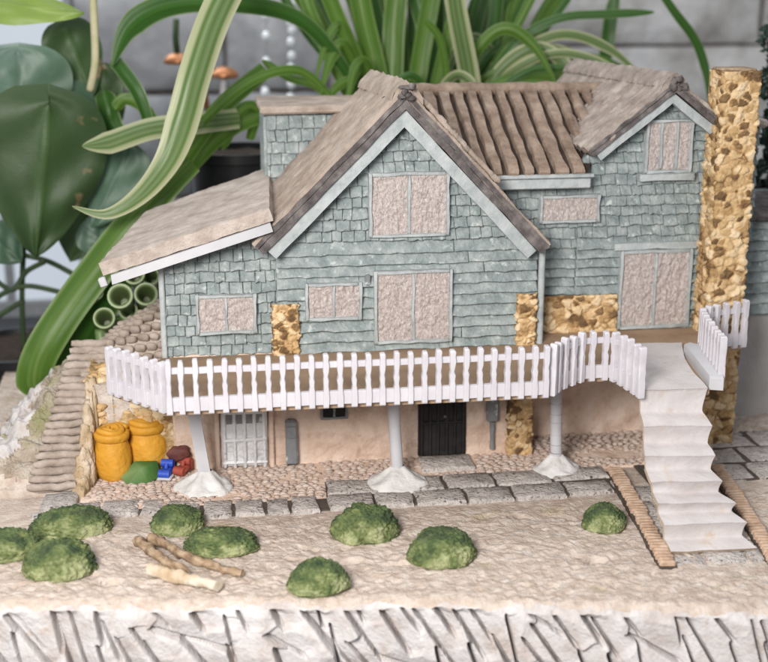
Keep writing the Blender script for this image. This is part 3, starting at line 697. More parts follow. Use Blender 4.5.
# middle roof: broad ribs with dark channels
E0, E1, R0, R1 = V(.55, .2, 2.90), V(2.1, .2, 2.90), V(.1, 1.55, 3.60), V(2.75, 1.55, 3.58)
b = MB(); n = (E1-E0).cross(R0-E0).normalized()
b.grid(10, 10, lambda u, v: E0.lerp(E1, u).lerp(R0.lerp(R1, u), v)); b.grid(10, 10, lambda u, v: R0.lerp(R1, u).lerp(V(.1, 3.0, 2.8).lerp(V(2.75, 3.0, 2.8), u), v))
b.box((1.3, .34, 2.87), (1.56, .3, .06), bev=.01)
mr = b.build('middle_roof', M['groove'], house)
U = V(1, 0, 0); W = V(-.02, 1.35, .70).normalized(); n = U.cross(W).normalized()
rb = MB(); x = .30
while x < 2.55:
    w = rnd(.145, .185)
    poly = []
    m = 9
    t0 = 0 if x+w < 2.14 else max(0, (3.83-.77*(2.83-x)-2.89)/.70-.12)
    for k in range(m+1): poly.append((x+rnd(-.008, .008)-.0, lerp(t0, 1, k/m)*1.5))
    for k in range(m, -1, -1): poly.append((x+w-.058+rnd(-.012, .012), lerp(t0, 1, k/m)*1.5))
    rb.prism(poly[::-1], V(0, .15, 2.89), U, W, n, -.01, .055, .024); x += w
rb.wobble(.014, 6).wobble(.007, 17).build('rib', M['rib'], mr, 50)
b = MB(); b.tube([(.1+k*.135, 1.53+rnd(-.01, .01), 3.62+rnd(-.012, .012)) for k in range(21)], .07, 10); b.wobble(.014, 8).build('ridge', M['rib'], mr, 180)
b = MB(); b.box((1.55, .19, 2.80), (1.15, .05, .11), bev=.012); b.box((1.55, .165, 2.875), (1.2, .06, .04), bev=.01); b.wobble(.007, 4).build('fascia', M['trim'], house)
# low lean-to roof on the left with its white front board
A, B_, C_, D_ = V(-2.72, -.32, 2.235), V(-1.13, -.32, 2.715), V(-1.02, 1.75, 2.79), V(-2.36, 1.7, 2.36)
lr = roofslab(A, B_, C_, D_, .125, M['roof_grey'], 'lean_to_roof', 90, 70, .010, .0, 4)
b = MB(); dv = (B_-A).normalized(); nn = V(-dv.z, 0, dv.x)
b.prism([(.0, -.215), (1.58, -.21), (1.58, -.122), (.02, -.126)], A+V(.05, 0, 0), dv, nn, NF_, -.04, .015, .008)
b.build('fascia', M['white'], lr); b = MB(); b.box(A+V(.03, .01, -.18), (.07, .07, .09), ry=-.29, bev=.01); b.build('fascia_end', M['white'], lr)
b = MB(); b.box((4.55, 1.0, 2.36), (1.7, .9, .08), rx=.12, bev=.02); b.wobble(.014, 5).build('roof_slope', M['dark'], house)
# ================================================================== balcony, posts, fences, staircase
dk = thing('balcony', (0, -.8, 1.13), 'brown cardboard balcony floor running along the front of the house behind the picket fence', 'balcony')
pts = [(-2.2, -.02), (-2.6, -1.03), (-2.1, -1.6), (1.25, -1.6), (1.36, -1.40), (1.68, -1.2), (1.97, -1.22), (2.06, -1.66), (2.74, -1.68), (2.93, -.85), (3.10, -.5), (3.6, -.4), (3.62, .02), (3.40, .02), (3.40, .43), (1.60, .43), (1.60, -.02)]
b = MB(); b.prism(pts, V(0, 0, 0), X_, Y_, Z_, 1.162, 1.2, 0); b.build('floor', M['deck'], dk)
b = MB()
for x in (-1.6, -.7, .2, 1.1): b.box((x, -.7, 1.14), (.06, 1.2, .04), bev=.01)
b.build('joist', M['deck'], dk)
for i, (tx, ty, foot, lab) in enumerate(((193, 408, (206, 481), 'leftmost white post under the balcony, leaning, on a grey cement foot'), (393, 402, (398, 476), 'middle white post under the balcony, left of the black door'), (556, 394, (556, 464), 'banded white post under the right end of the balcony on a pale grey cement foot'))):
    p0 = G(*foot, .08); p1 = F(tx, ty, p0.y); k = (1.162-p0.z)/(p1.z-p0.z); p1 = p0.lerp(p1, k); p1.z = 1.162
    th = thing('support_post', (p0.x, p0.y, 0), lab, 'post', 'white posts under the balcony')
    m = MB()
    if i: m.tube([p0.lerp(p1, q/12)-V(0, 0, .05) if q == 0 else p0.lerp(p1, q/12) for q in range(13)], .060, 16)
    else:
        vs = [p0.lerp(p1, q/8)+V(a*.058, c*.04, 0) for q in range(9) for a, c in ((-1, -1), (1, -1), (1, 1), (-1, 1))]
        m.add(vs, [(q*4+a, q*4+(a+1) % 4, q*4+4+(a+1) % 4, q*4+4+a) for q in range(8) for a in range(4)]+[(3, 2, 1, 0), (32, 33, 34, 35)])
    m.wobble(.003, 5).build('shaft', M['white'], th, 50)
    if i == 2:
        m = MB()
        for q in (.12, .2, .3, .42, .5, .6): c = p0.lerp(p1, q); m.lathe(c, [(.059, -.004), (.062, 0), (.059, .004)], 14)
        m.build('band', M['metal'], th)
    m = MB(); R = (.30, .33, .24)[i]; sd = i*5.3
    def cone(u, v):
        a = u*2*math.pi; r = lerp(.062, R*(1+.28*noise.noise(Vector((math.cos(a)*1.3, math.sin(a)*1.3, sd)))), v**1.15)
        z = .16*(1-v)**1.1+.012+.03*noise.noise(Vector((math.cos(a)*3*v, math.sin(a)*3*v, sd)))*v+.02*math.sin(a*5+sd)*v*(1-v)*3
        if v > .97: z = -.03
        return V(p0.x+math.cos(a)*r, p0.y+math.sin(a)*r*.78-.02*v, z+.02)
    m.grid(44, 16, cone); m.build('footing', M['cement'], th, 180)
def picket_fence(path, label, cats='fence', h=.455, step=.125, z0=1.215, lean=0.0, rail0=.335, zs=None, band=.12):
    P = [Vector((x, y, 0)) for x, y in path]; zz = zs or [z0]*len(P)
    L = [0]
    for i in range(len(P)-1): L.append(L[-1]+(P[i+1]-P[i]).length)
    def at(d):
        for i in range(len(P)-1):
            if d <= L[i+1] or i == len(P)-2:
                t_ = (d-L[i])/(L[i+1]-L[i]); q = P[i].lerp(P[i+1], t_); q.z = lerp(zz[i], zz[i+1], t_); return q, (P[i+1]-P[i]).normalized()
    o0, _ = at(L[-1]/2); o = thing('picket_fence', o0, label, cats, 'white picket fences round the balcony')
    def rail(za, zb, th, nm):
        m = MB(); n = max(3, int(L[-1]/.1)); vs = []; fs = []
        for k in range(n+1):
            q, d = at(L[-1]*k/n); s = Vector((d.y, -d.x, 0))
            for a, zc in ((-1, za), (1, za), (1, zb), (-1, zb)): vs.append(q+s*(a*th/2)+V(0, 0, zc+.004*noise.noise(q*6)))
        for k in range(n):
            for a in range(4): fs.append((k*4+a, k*4+(a+1) % 4, k*4+4+(a+1) % 4, k*4+4+a))
        fs += [(3, 2, 1, 0), (n*4, n*4+1, n*4+2, n*4+3)]
        m.add(vs, fs); m.build(nm, M['fence'], o)
    rail(rail0, rail0+.052, .03, 'rail'); rail(0, band, .04, 'base_board')
    n = max(2, round(L[-1]/step))
    for k in range(n+1):
        q, d = at(min(L[-1]-.02, max(.02, L[-1]*k/n))); s = Vector((d.y, -d.x, 0)); w = .0245; hh = h+rnd(-.008, .008)
        m = MB(); prof = []
        zs_ = [-.03, .06, .13, .18, .24, .29, .34, .40, .45, .488, .5]; zs_ = [q*hh/.5 for q in zs_]
        ws = [w, w*1.05, w*.98, w*.80, w*1.02, w*.78, w*.95, w*1.1, w*.95, w*.95, w*.6]
        # carved outline: the edges swell and pinch like cut plastic
        poly = [(-a+rnd(-.003, .003), z_) for a, z_ in zip(ws, zs_)]+[(a+rnd(-.003, .003), z_) for a, z_ in zip(ws[::-1], zs_[::-1])]
        m.prism(poly[::-1], q+s*.004, d, Z_, s, -.028, .036, .008); m.build('picket', M['fence'], o, 32)
    return o
picket_fence([(-2.62, -1.02), (-2.36, -1.32), (-2.12, -1.60)], 'short white picket fence closing the left end of the balcony above the golden stone wall', step=.128, h=.43)
picket_fence([(-2.10, -1.64), (1.24, -1.64)], 'long straight white picket fence along the front edge of the balcony')
picket_fence([(1.28, -1.62), (1.40, -1.46), (1.68, -1.25), (1.95, -1.24), (2.0, -1.40), (2.06, -1.80)], 'curved white picket fence between the long front fence and the staircase', step=.125, h=.45)
picket_fence([(2.86, -1.62), (2.97, -.95), (3.06, -.62), (3.30, -.47), (3.62, -.40)], 'white picket fence right of the stair landing, below the golden chimney', step=.125, h=.46)
b = MB(); b.prism([(2.74, -1.66), (2.86, -1.70), (3.06, -.70), (2.97, -.58), (2.90, -.62)], V(0, 0, 0), X_, Y_, Z_, 1.19, 1.32, .02); b.wobble(.006, 5)
tag(b.build('kerb_block', M['white']), 'smooth white kerb block at the foot of the fence right of the stair landing', 'kerb')
# ---- folded card staircase
sc_ = thing('staircase', (2.45, -2.0, 0), 'white folded card staircase of six steps coming down from the balcony', 'staircase')
N_ = [(640, 391, 708, 389), (644, 426, 713, 426), (645, 456, 716, 456), (652, 482, 723, 481), (658, 504, 736, 503), (664, 525, 748, 522), (671, 552, 757, 548)]
YN = [-1.74, -1.90, -2.05, -2.19, -2.32, -2.45, -2.57]
Ls = [F(a, b_, y) for (a, b_, c, e), y in zip(N_, YN)]; Rs = [F(c, e, y) for (a, b_, c, e), y in zip(N_, YN)]
def sheet(rows, name, th=.035):
    """rows: list of (left, right) points; a card sheet of thickness th"""
    m = MB(); n = 14; k = len(rows); top = []; vs = []; fs = []
    for l, r in rows:
        for i in range(n+1): vs.append(l.lerp(r, i/n)+Vector(noise.noise_vector(l.lerp(r, i/n)*5))*.010)
    for l, r in rows:
        for i in range(n+1): vs.append(l.lerp(r, i/n)+V(0, .028, -th)+Vector(noise.noise_vector(l.lerp(r, i/n)*5))*.010)
    W_ = n+1; o = k*W_
    for j in range(k-1):
        for i in range(n):
            a, b_, c, e = j*W_+i, j*W_+i+1, (j+1)*W_+i+1, (j+1)*W_+i
            fs += [(a, e, c, b_), (o+a, o+b_, o+c, o+e)]
    m.add(vs, fs, .5, 0); f2 = []
    for j in range(k-1):
        for i in (0, n): a, e = j*W_+i, (j+1)*W_+i; f2.append((a, o+a, o+e, e))
    m.f += f2; m.m += [1]*len(f2); f3 = [((k-1)*W_+i, (k-1)*W_+i+1, o+(k-1)*W_+i+1, o+(k-1)*W_+i) for i in range(n)]+[(i+1, i, o+i, o+i+1) for i in range(n)]
    m.f += f3; m.m += [1]*len(f3)
    return m.build(name, [M['card'], M['card_edge']], sc_, 40)
bl, br = G(640, 347, 1.2), G(686, 345, 1.2); bl = V(2.46, -.30, 1.235); br = V(3.0, -.30, 1.235)
Ls[0].z = Rs[0].z = max(Ls[0].z, 1.225)
sheet([(bl.lerp(Ls[0], t_)+V(0, 0, .02*math.sin(t_*9)*.5), br.lerp(Rs[0], t_)+V(-.06*math.sin(t_*math.pi), 0, 0)) for t_ in [k/10 for k in range(11)]], 'landing')
for i in range(6):
    l0, r0, l1, r1 = Ls[i], Rs[i], Ls[i+1], Rs[i+1]; rows = []
    for t_ in [k/14 for k in range(15)]:
        if t_ < .6: s = t_/.6; dz = lerp(0, -.80, s); dy = lerp(0, .05, math.sin(s*math.pi/2))
        else: s = (t_-.6)/.4; dz = lerp(-.80, -1, s**1.3); dy = lerp(.05, 0, s)
        def mix(a, c): p = a.lerp(c, -dz); p.y = lerp(a.y, c.y, s if t_ >= .6 else 0)+dy; p.z = a.z+(c.z-a.z)*(-dz); return p
        def mx(a, c, sg):
            p = mix(a, c); q = -dz; p.x = lerp(a.x, c.x, 0 if t_ < .6 else s)+sg*(.03*math.sin(min(1, t_/.6)*math.pi/2) if t_ < .6 else .03*(1-s)); return p
        rows.append((mx(l0, l1, 1), mx(r0, r1, -.6)))
    sheet(rows, 'step')
# ---- jars and trinkets by the wall
def jar(loc, s, label, seed):
    o = thing('clay_jar', loc, label, 'jar', 'mustard jars by the stone wall'); c = Vector(loc)
    m = MB(); m.lathe(c, [(.13*s, .0), (.165*s, .03), (.185*s, .12), (.19*s, .22), (.18*s, .32), (.155*s, .39), (.15*s, .42)], 32, .5, .014); m.build('body', M['jar'], o, 180)
    m = MB(); pts = []; n = 70
    for k in range(n+1):
        t_ = k/n; a = t_*2*math.pi*2.6+seed; r = lerp(.142, .025, t_)*s; pts.append(c+V(math.cos(a)*r, math.sin(a)*r, .50+.012*math.sin(a*2)+t_*.012))
    m.tube(pts, [.03*s]*n+[.018*s], 10); m.lathe(c, [(.15*s, .40), (.17*s, .42), (.176*s, .455), (.172*s, .49), (.15*s, .495), (.10*s, .48), (0.01, .475)], 32, .5, .012); m.build('rolled_rim', M['jar'], o, 180)
jar(G(112, 480, 0)+V(.02, .06, 0), 1.0, 'mustard clay jar with a rolled rim, left of the two by the stone wall', 0.3)
jar(G(147, 470, 0)+V(.01, .06, 0), 1.1, 'mustard clay jar with a rolled rim, right of the two and nearer the leaning post', 2.0)
m = MB(); c = G(141, 483, 0)+V(0, .03, .02)
q_ = [(-.20, .0, .05), (-.06, .12, .17), (.16, .10, .17), (.20, -.02, .03), (.06, -.09, .0), (-.13, -.10, .0), (.00, .0, .135), (.19, .13, .0), (-.16, .1, .0)]
m.add([c+V(q[0], q[1], q[2]*.9) for q in q_], [(0, 5, 6), (0, 6, 1), (1, 6, 2), (6, 3, 2), (5, 4, 6), (4, 3, 6), (2, 3, 7), (1, 2, 7, 8), (0, 1, 8), (0, 8, 5), (5, 8, 7, 3, 4)], [.8, .55, .12, .1, .5, .55, .75, .1, .3])
tag(m.build('green_wedge', M['wedge'], ang=25), 'small green leaf shaped wedge lying at the foot of the mustard jars', 'ornament')
def trinket(c, rz, mt, label, s=1.0, pale=True):
    o = thing('clay_trinket', c, label, 'ornament'); R = Matrix.Rotation(rz, 3, 'Z'); T = lambda x, y, z: c+R @ V(x*s, y*s, z*s)
    m = MB(); m.tube([T(-.055, -.085, .055), T(.055, -.085, .05)], .045*s, 14); m.tube([T(-.06, .04, .12), T(.06, .04, .12)], .04*s, 14)
    m.box(T(0, -.02, .055), (.12*s, .15*s, .06*s), rz=rz, bev=.02); m.box(T(0, .07, .08), (.125*s, .06*s, .13*s), rz=rz, bev=.02)
    m.tube([T(0, -.02, .085), T(.0, .0, .13)], [.02*s, .024*s], 10); m.build('body', mt, o, 60)
    if pale: m = MB(); m.box(T(0, -.01, .012), (.15*s, .24*s, .03), rz=rz, bev=.012); m.build('base', M['white'], o)
trinket(G(167, 480, 0)+V(0, .06, .02), -.25, M['blue'], 'small bright blue clay trinket on a pale base beside the green wedge')
trinket(G(184, 478, 0)+V(0, .08, .02), -.5, M['red'], 'small red brown clay trinket tucked behind the leaning white post', 1.0, False)
m = MB(); m.blob(F(179, 453, -.09), (.115, .05, .08), 3, .4, 2, 3); tag(m.build('maroon_lump', M['maroon'], ang=180), 'dark maroon clay lump against the house wall behind the red trinket', 'ornament')
# ---- bushes
def bush(px, py, rx, ry, rz_, label, seed, dent=0, rot=0):
    rx *= .87; ry *= .86; rz_ *= .87
    c = G(px, py, 0)+V(0, ry*.8, 0); bm = bmesh.new(); bmesh.ops.create_icosphere(bm, subdivisions=6, radius=1); m = MB(); vs = []; ts = []
    for v in bm.verts:
        q = v.co.copy(); s = Vector((seed*2.3, seed, 0))
        k = 1+.13*noise.noise(q*1.4+s)
        ce = noise.voronoi(q*6.5+s)[0]; e_ = min(1, (ce[1]-ce[0])*2.2)
        f_ = .07*e_+.07*noise.noise(q*8+s)+.05*abs(noise.noise(q*17+s))
        up = max(0, q.z+.15)**.5 if q.z > -.15 else 0
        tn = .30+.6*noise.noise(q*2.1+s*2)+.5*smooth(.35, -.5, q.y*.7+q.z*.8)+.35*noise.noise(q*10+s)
        q = q*(k+f_*min(1, up+.3)); z = q.z
        if dent and q.y < 0: q.y += .25*math.exp(-((q.x+.05)/.28)**2)*(1-max(0, z))
        p = V(q.x*rx, q.y*ry, (z if z > 0 else z*.35)*rz_)
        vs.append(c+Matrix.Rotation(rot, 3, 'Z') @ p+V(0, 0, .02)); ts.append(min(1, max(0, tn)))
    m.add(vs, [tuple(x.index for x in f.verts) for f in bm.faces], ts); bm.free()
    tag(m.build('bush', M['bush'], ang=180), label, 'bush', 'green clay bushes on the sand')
bush(70, 540, .40, .24, .23, 'wide dark topped clay bush, rearmost of the left cluster below the stone steps', 1, 0, .15)
bush(58, 581, .34, .27, .30, 'pale green clay bush, frontmost of the left cluster', 2)
bush(6, 562, .33, .22, .22, 'green clay bush cut off by the left edge of the photo', 3)
bush(178, 536, .27, .22, .22, 'round green clay bush behind the upper end of the twigs', 4)
bush(222, 557, .37, .22, .20, 'long low green clay bush right above the bark covered twig', 5, 0, -.08)
bush(368, 544, .33, .26, .30, 'tallest green clay bush with a notch in its front, in front of the middle post', 6, 1)
bush(446, 568, .325, .26, .27, 'green clay bush at lower right of the notched bush, left of the sand hole', 7)
bush(320, 596, .285, .22, .245, 'dark green clay bush nearest the chiselled white edge', 8)
bush(608, 533, .225, .2, .22, 'small lone green clay bush beside the brick edging of the stairs', 9)
# ---- twigs
def twig(pts, r, mt, label, seed, knot=.012):
    m = MB(); P = [Vector(p) for p in pts]; n = 40; Q = []
    for k in range(n+1):
        t_ = k/n*(len(P)-1); i = min(int(t_), len(P)-2); p = P[i].lerp(P[i+1], t_-i); Q.append(p+Vector(noise.noise_vector(p*6+Vector((seed, 0, 0))))*.02)
    m.tube(Q, [r*(1-.25*k/n)+knot*noise.noise(Vector((k*.5, seed, 0))) for k in range(n+1)], 14); m.wobble(.016, 9, seed).wobble(.012, 24, seed)
    tag(m.build('twig', mt, ang=60), label, 'twig', 'cut twigs on the sand')
twig([G(151, 538, .06), G(195, 560, .07), G(242, 573, .06)], .043, M['bark'], 'bark covered brown twig, rearmost of three on the sand', 1, .016)
twig([G(137, 541, .05), G(160, 557, .09), G(186, 573, .06)], .045, M['bark'], 'short golden brown twig pointing to the upper left, across the pale one', 2)
twig([G(150, 570, .06), G(185, 578, .06), G(219, 586, .06)], .056, M['palewood'], 'pale peeled twig, frontmost of three on the sand', 3)
# ================================================================== plants and the room behind
def W(px, py, Y): return F(px, py, Y)
def cat(P, n):
    Q = []; m = len(P)
    for k in range(n+1):
        t = k/n*(m-1); i = min(int(t), m-2); f = t-i
        p0, p1, p2, p3 = P[max(i-1, 0)], P[i], P[i+1], P[min(i+2, m-1)]
        Q.append(.5*((2*p1)+(p2-p0)*f+(2*p0-5*p1+4*p2-p3)*f*f+(3*p1-p0-3*p2+p3)*f**3))
    return Q
def strap(parent, pts, wpx, mt, roll=.25, fold=.22, tip=.12, base=.7, n=44, grow=3.0):
    """strap leaf: pts = (px,py,Y) along its midrib, wpx its widest width in pixels"""
    P = [Vector((*q[:2], q[2])) for q in pts]; C = cat([W(*q) for q in pts], n); m = MB(); vs = []; ts = []; NA = 14
    for k, p in enumerate(C):
        t = k/n; d = (C[min(k+1, n)]-C[max(k-1, 0)]).normalized(); vw = (p-CP); dep = vw.dot(CD); vw.normalize()
        s = d.cross(vw).normalized(); nn = s.cross(d).normalized()
        a = roll+.25*math.sin(t*3+wpx); s2 = s*math.cos(a)+nn*math.sin(a); n2 = nn*math.cos(a)-s*math.sin(a)
        w = wpx*dep/FP*.5*min(1, lerp(base, 1, min(1, t*grow)))*min(1, ((1-t)/max(tip, .01))**(.62 if tip < .2 else .9)+.015)/max(.5, math.cos(a))
        for i in range(NA+1):
            x = i/NA*2-1; vs.append(p+s2*(x*w)+n2*((abs(x)**1.3)*w*fold*2+.02*w*math.sin(t*17+x*2)+.035*w*math.cos(x*16)+.05*w*noise.noise(Vector((t*9, x*2, wpx))))); ts.append(abs(x)*.98+.02*noise.noise(Vector((k*.3, i, wpx))))
    fs = [(k*(NA+1)+i, k*(NA+1)+i+1, (k+1)*(NA+1)+i+1, (k+1)*(NA+1)+i) for k in range(n) for i in range(NA)]
    m.add(vs, fs, ts); o = m.build('leaf', M[mt], parent, 180)
    return o
def potted(name, px, py, Y, R, h, label, cat_='plant', pot='pot'):
    b = W(px, py, Y); base = V(b.x, b.y, -1.55); o = thing(name, base, label, cat_)
    m = MB(); zt = b.z; m.lathe(V(b.x, b.y, 0), [(R*.7, -1.55), (R*.74, -1.5), (R*.98, zt-.12), (R*1.06, zt-.1), (R*1.06, zt+.02), (R*.97, zt+.02), (R*.95, zt-.06)], 40, cap=False)
    p = m.build('pot', M[pot], o); m = MB(); m.grid(20, 20, lambda u, v: V(b.x+(math.cos(u*6.2832)*v)*R*.96, b.y+math.sin(u*6.2832)*v*R*.96, zt-.06+.03*noise.noise(Vector((u*30*v, v*9, 2)))))
    m.build('soil', M['soil'], o, 180); return o
# ---- spider plant right behind the house
sp = potted('spider_plant', 415, 150, 4.6, 1.15, 2, 'large spider plant with arching green leaves right behind the main gable')
L_ = [
 # upright fan
 ([(378, 130, 4.5), (360, 70, 4.4), (330, 0, 4.2), (310, -60, 4.1)], 26, 'leaf_grn'),
 ([(385, 130, 4.6), (375, 70, 4.6), (362, 10, 4.6), (350, -60, 4.6)], 34, 'leaf_grn'),
 ([(392, 130, 4.7), (392, 70, 4.8), (396, 0, 4.9), (404, -60, 5)], 36, 'leaf_grn'),
 ([(400, 130, 4.8), (388, 70, 5), (372, 5, 5.2), (364, -50, 5.4)], 34, 'leaf_dk'),
 ([(410, 130, 4.6), (418, 70, 4.6), (428, 10, 4.6), (440, -60, 4.5)], 30, 'leaf_grn'),
 ([(420, 130, 4.9), (432, 70, 5), (418, 0, 5.2), (400, -50, 5.3)], 30, 'leaf_dk'),
 ([(425, 130, 4.5), (436, 80, 4.4), (452, 20, 4.3), (470, -50, 4.2)], 22, 'leaf_grn'),
 ([(435, 130, 4.9), (448, 80, 5), (455, 20, 5.2), (452, -50, 5.4)], 34, 'leaf_dk'),
 ([(475, 120, 3.9), (467, 70, 3.8), (456, 10, 3.6), (448, -50, 3.4)], 34, 'leaf_var'),
 ([(445, 130, 5), (478, 80, 5.1), (494, 30, 5.3), (500, -40, 5.5)], 22, 'leaf_dk'),
 ([(450, 130, 4.7), (482, 88, 4.6), (518, 40, 4.5), (560, 18, 4.4), (605, 14, 4.3), (655, 12, 4.2)], 14, 'leaf_dk'),
 ([(455, 130, 4.8), (492, 70, 4.8), (520, 20, 4.8), (545, -30, 4.8)], 14, 'leaf_grn'),
 ([(460, 130, 5.2), (500, 60, 5.4), (508, 10, 5.6), (520, -30, 5.8)], 16, 'leaf_grn'),
 ([(470, 125, 4.5), (500, 70, 4.4), (535, 48, 4.3), (562, 62, 4.2), (582, 92, 4.1)], 22, 'leaf_var'),
 ([(465, 125, 5), (510, 80, 5.1), (545, 30, 5.2), (575, -10, 5.3)], 11, 'leaf_dk'),
 ([(458, 125, 4.4), (490, 96, 4.3), (530, 70, 4.2), (570, 68, 4.1)], 13, 'leaf_dk'),
 # arching to the left
 ([(365, 125, 4.2), (340, 60, 4.2), (320, 38, 4.2), (275, 10, 4.2), (240, -4, 4.2), (190, -20, 4.2)], 12, 'leaf_dk'),
 ([(350, 100, 4.4), (325, 45, 4.4), (306, 0, 4.4), (300, -40, 4.4)], 20, 'leaf_grn'),
 ([(345, 115, 4.0), (312, 78, 3.8), (285, 70, 3.6), (245, 85, 3.3), (200, 125, 3.0), (165, 175, 2.8)], 15, 'leaf_grn'),
 ([(350, 125, 4.3), (318, 88, 4.3), (290, 78, 4.3), (262, 60, 4.3)], 13, 'leaf_grn'),
 ([(440, 120, 4.2), (446, 80, 4.1), (440, 40, 4.0), (425, 20, 3.9)], 12, 'leaf_grn'),
 ([(430, 120, 4.2), (425, 90, 4.0), (410, 75, 3.9), (385, 90, 3.8)], 12, 'leaf_dk'),
]
strap(sp, [(372, 120, 4.3), (345, 70, 4.1), (300, 20, 3.9), (235, 4, 3.7), (170, 6, 3.6), (130, 28, 3.5), (112, 66, 3.4)], 25, 'leaf_dk', .1, .15, .2, .3, 50, 1.3)
for pts, w, mt in L_: strap(sp, pts, w*.62, mt, rnd(-.3, .4), rnd(.1, .25))
for k in range(46):
    x0 = 370+rnd(0, 105); dx = (x0-418)*rnd(.6, 1.6); strap(sp, [(x0, 135, 5.2), (x0+dx*.4, 80, 5.4), (x0+dx, rnd(-10, 30), 5.6), (x0+dx*1.6, rnd(-60, -20), 5.8)], rnd(6, 15), random.choice(['leaf_dk', 'leaf_grn', 'leaf_dk']), rnd(-.5, .5))
# many thin arching blades
for k in range(22):
    sgn = -1 if k % 5 == 4 else 1; x0 = 415+sgn*rnd(5, 50); Y0 = rnd(4.2, 5.2); sp_ = rnd(50, 190) if sgn > 0 else rnd(30, 70); hh = rnd(30, 110); dY = rnd(-1.2, .6)
    strap(sp, [(x0, 135, Y0), (x0+sgn*sp_*.25, 135-hh*.7, Y0+dY*.3), (x0+sgn*sp_*.55, 135-hh*1.05, Y0+dY*.6), (x0+sgn*sp_*.85, 135-hh*.9, Y0+dY*.8), (x0+sgn*sp_*1.1, 135-hh*.45, Y0+dY)], rnd(6, 13), random.choice(['leaf_dk', 'leaf_grn', 'leaf_grn', 'leaf_var']), rnd(-.4, .4), rnd(.1, .25), .3)
# ---- second spider plant at the left, striped leaves drooping past the model
s2 = potted('spider_plant', 238, 150, 4.3, .62, 2, 'striped spider plant in a black pot left of the house, its leaves drooping low')
strap(s2, [(240, -30, 2.1), (215, 20, 1.9), (196, 75, 1.7), (184, 118, 1.6), (168, 160, 1.5), (140, 195, 1.5), (106, 214, 1.5), (72, 206, 1.5)], 33, 'leaf_var', .1, .14, .55, 1)
strap(s2, [(190, 160, 2.2), (160, 190, 2.1), (115, 245, 2.0), (70, 305, 1.9), (42, 350, 1.8), (34, 378, 1.8), (38, 396, 1.9)], 35, 'leaf_grn', .05, .12, .12, .8)
strap(s2, [(170, 205, 2.5), (150, 235, 2.4), (112, 290, 2.3), (82, 340, 2.3), (62, 375, 2.3), (54, 400, 2.3)], 38, 'leaf_dk', .3, .12, .3, .8)
strap(s2, [(240, 118, 3.4), (200, 122, 3.0), (150, 128, 2.7), (108, 142, 2.5), (82, 146, 2.4)], 22, 'leaf_var', -.1, .15, .25, .9)
strap(s2, [(266, 70, 3.9), (225, 105, 3.4), (190, 150, 3.0), (165, 190, 2.8), (150, 225, 2.7)], 19, 'leaf_grn', .2, .12, .2, .9)
strap(s2, [(268, 112, 3.9), (230, 128, 3.5), (195, 160, 3.2), (172, 195, 3)], 18, 'leaf_grn', .0, .12, .2, .9)
strap(s2, [(250, 140, 4.0), (256, 110, 3.8), (240, 112, 3.6), (222, 150, 3.5)], 12, 'leaf_grn', .0)
strap(s2, [(150, 130, 3.4), (138, 95, 3.4), (122, 70, 3.5), (112, 58, 3.6)], 14, 'leaf_dk', .2)
strap(s2, [(165, 140, 3.5), (145, 110, 3.5), (126, 100, 3.5), (115, 110, 3.5)], 12, 'leaf_grn', .2)
strap(s2, [(128, 150, 3.6), (112, 125, 3.6), (104, 90, 3.6)], 20, 'leaf_dk', .1)
# ---- broad leaved climber at the far left
ph = potted('climbing_plant', 20, 345, 4.4, .8, 2, 'broad leaved climbing plant with large dark glossy leaves at the left edge of the photo')
def broad(parent, tip, base, wpx, Y, mt, bend=.25, roll=0., heart=.25, Y2=None):
    """heart shaped leaf from its base (stalk end) to its tip"""
    a, b = W(*base, Y), W(*tip, Y2 or Y); d = b-a; L = d.length; d.normalize(); vw = (a-CP).normalized(); dep = (a-CP).dot(CD)
    s = d.cross(vw).normalized(); nn = s.cross(d).normalized(); s, nn = s*math.cos(roll)+nn*math.sin(roll), nn*math.cos(roll)-s*math.sin(roll)
    w = wpx*dep/FP*.5; m = MB()
    def fn(u, v):
        x = u*2-1; t = v
        wid = max(0, math.sin(math.pi*min(1, t)**.58))**.72 if 0 < t < 1 else 0
        back = -heart*L*.35*(abs(x)**1.5)*(1-t)**3
        return a+d*(t*L+back)+s*(x*w*wid)+nn*(bend*w*(abs(x)**1.6)*.7-bend*L*.35*(t-.4)**2+.03*w*math.sin(t*14+x*5)+.10*w*noise.noise(Vector((x*1.8, t*2.6, wpx)))-.05*w*math.exp(-(x/.06)**2))
    m.grid(28, 34, fn, lambda u, v: abs(u*2-1)**.5 if True else 0); lf = m.build('leaf', M[mt], parent, 180)
    return lf
broad(ph, (36, 258), (48, 104), 128, 2.9, 'broad_dk', .25, .1, .35)
broad(ph, (24, 150), (18, 50), 102, 3.6, 'broad_pale', .3, -.2, .2)
broad(ph, (92, 98), (66, 28), 62, 4.0, 'broad_dk', .2, .3, .4)
broad(ph, (88, 155), (66, 88), 52, 3.8, 'broad_pale', .2, .3, .3)
broad(ph, (92, 228), (128, 150), 64, 3.3, 'broad_pale', .2, -.3, .3)
broad(ph, (84, 14), (-40, -4), 46, 3.2, 'broad_lt', .2, .5, .1)
broad(ph, (40, 212), (-6, 178), 44, 3.9, 'broad_pale', .2, .2, .3)
broad(ph, (22, 262), (-12, 232), 46, 3.6, 'broad_pale', .2, .2, .3)
broad(ph, (120, 252), (84, 228), 40, 3.7, 'broad_pale', .2, .2, .3)
broad(ph, (70, 262), (86, 205), 56, 3.9, 'broad_dk', .2, -.2, .3)
broad(ph, (118, 130), (96, 70), 44, 4.2, 'broad_dk', .2, -.2, .3)
broad(ph, (62, 190), (96, 132), 40, 3.6, 'broad_lt', .2, .4, .3)
broad(ph, (128, 210), (104, 158), 36, 3.9, 'broad_dk', .2, -.4, .3)
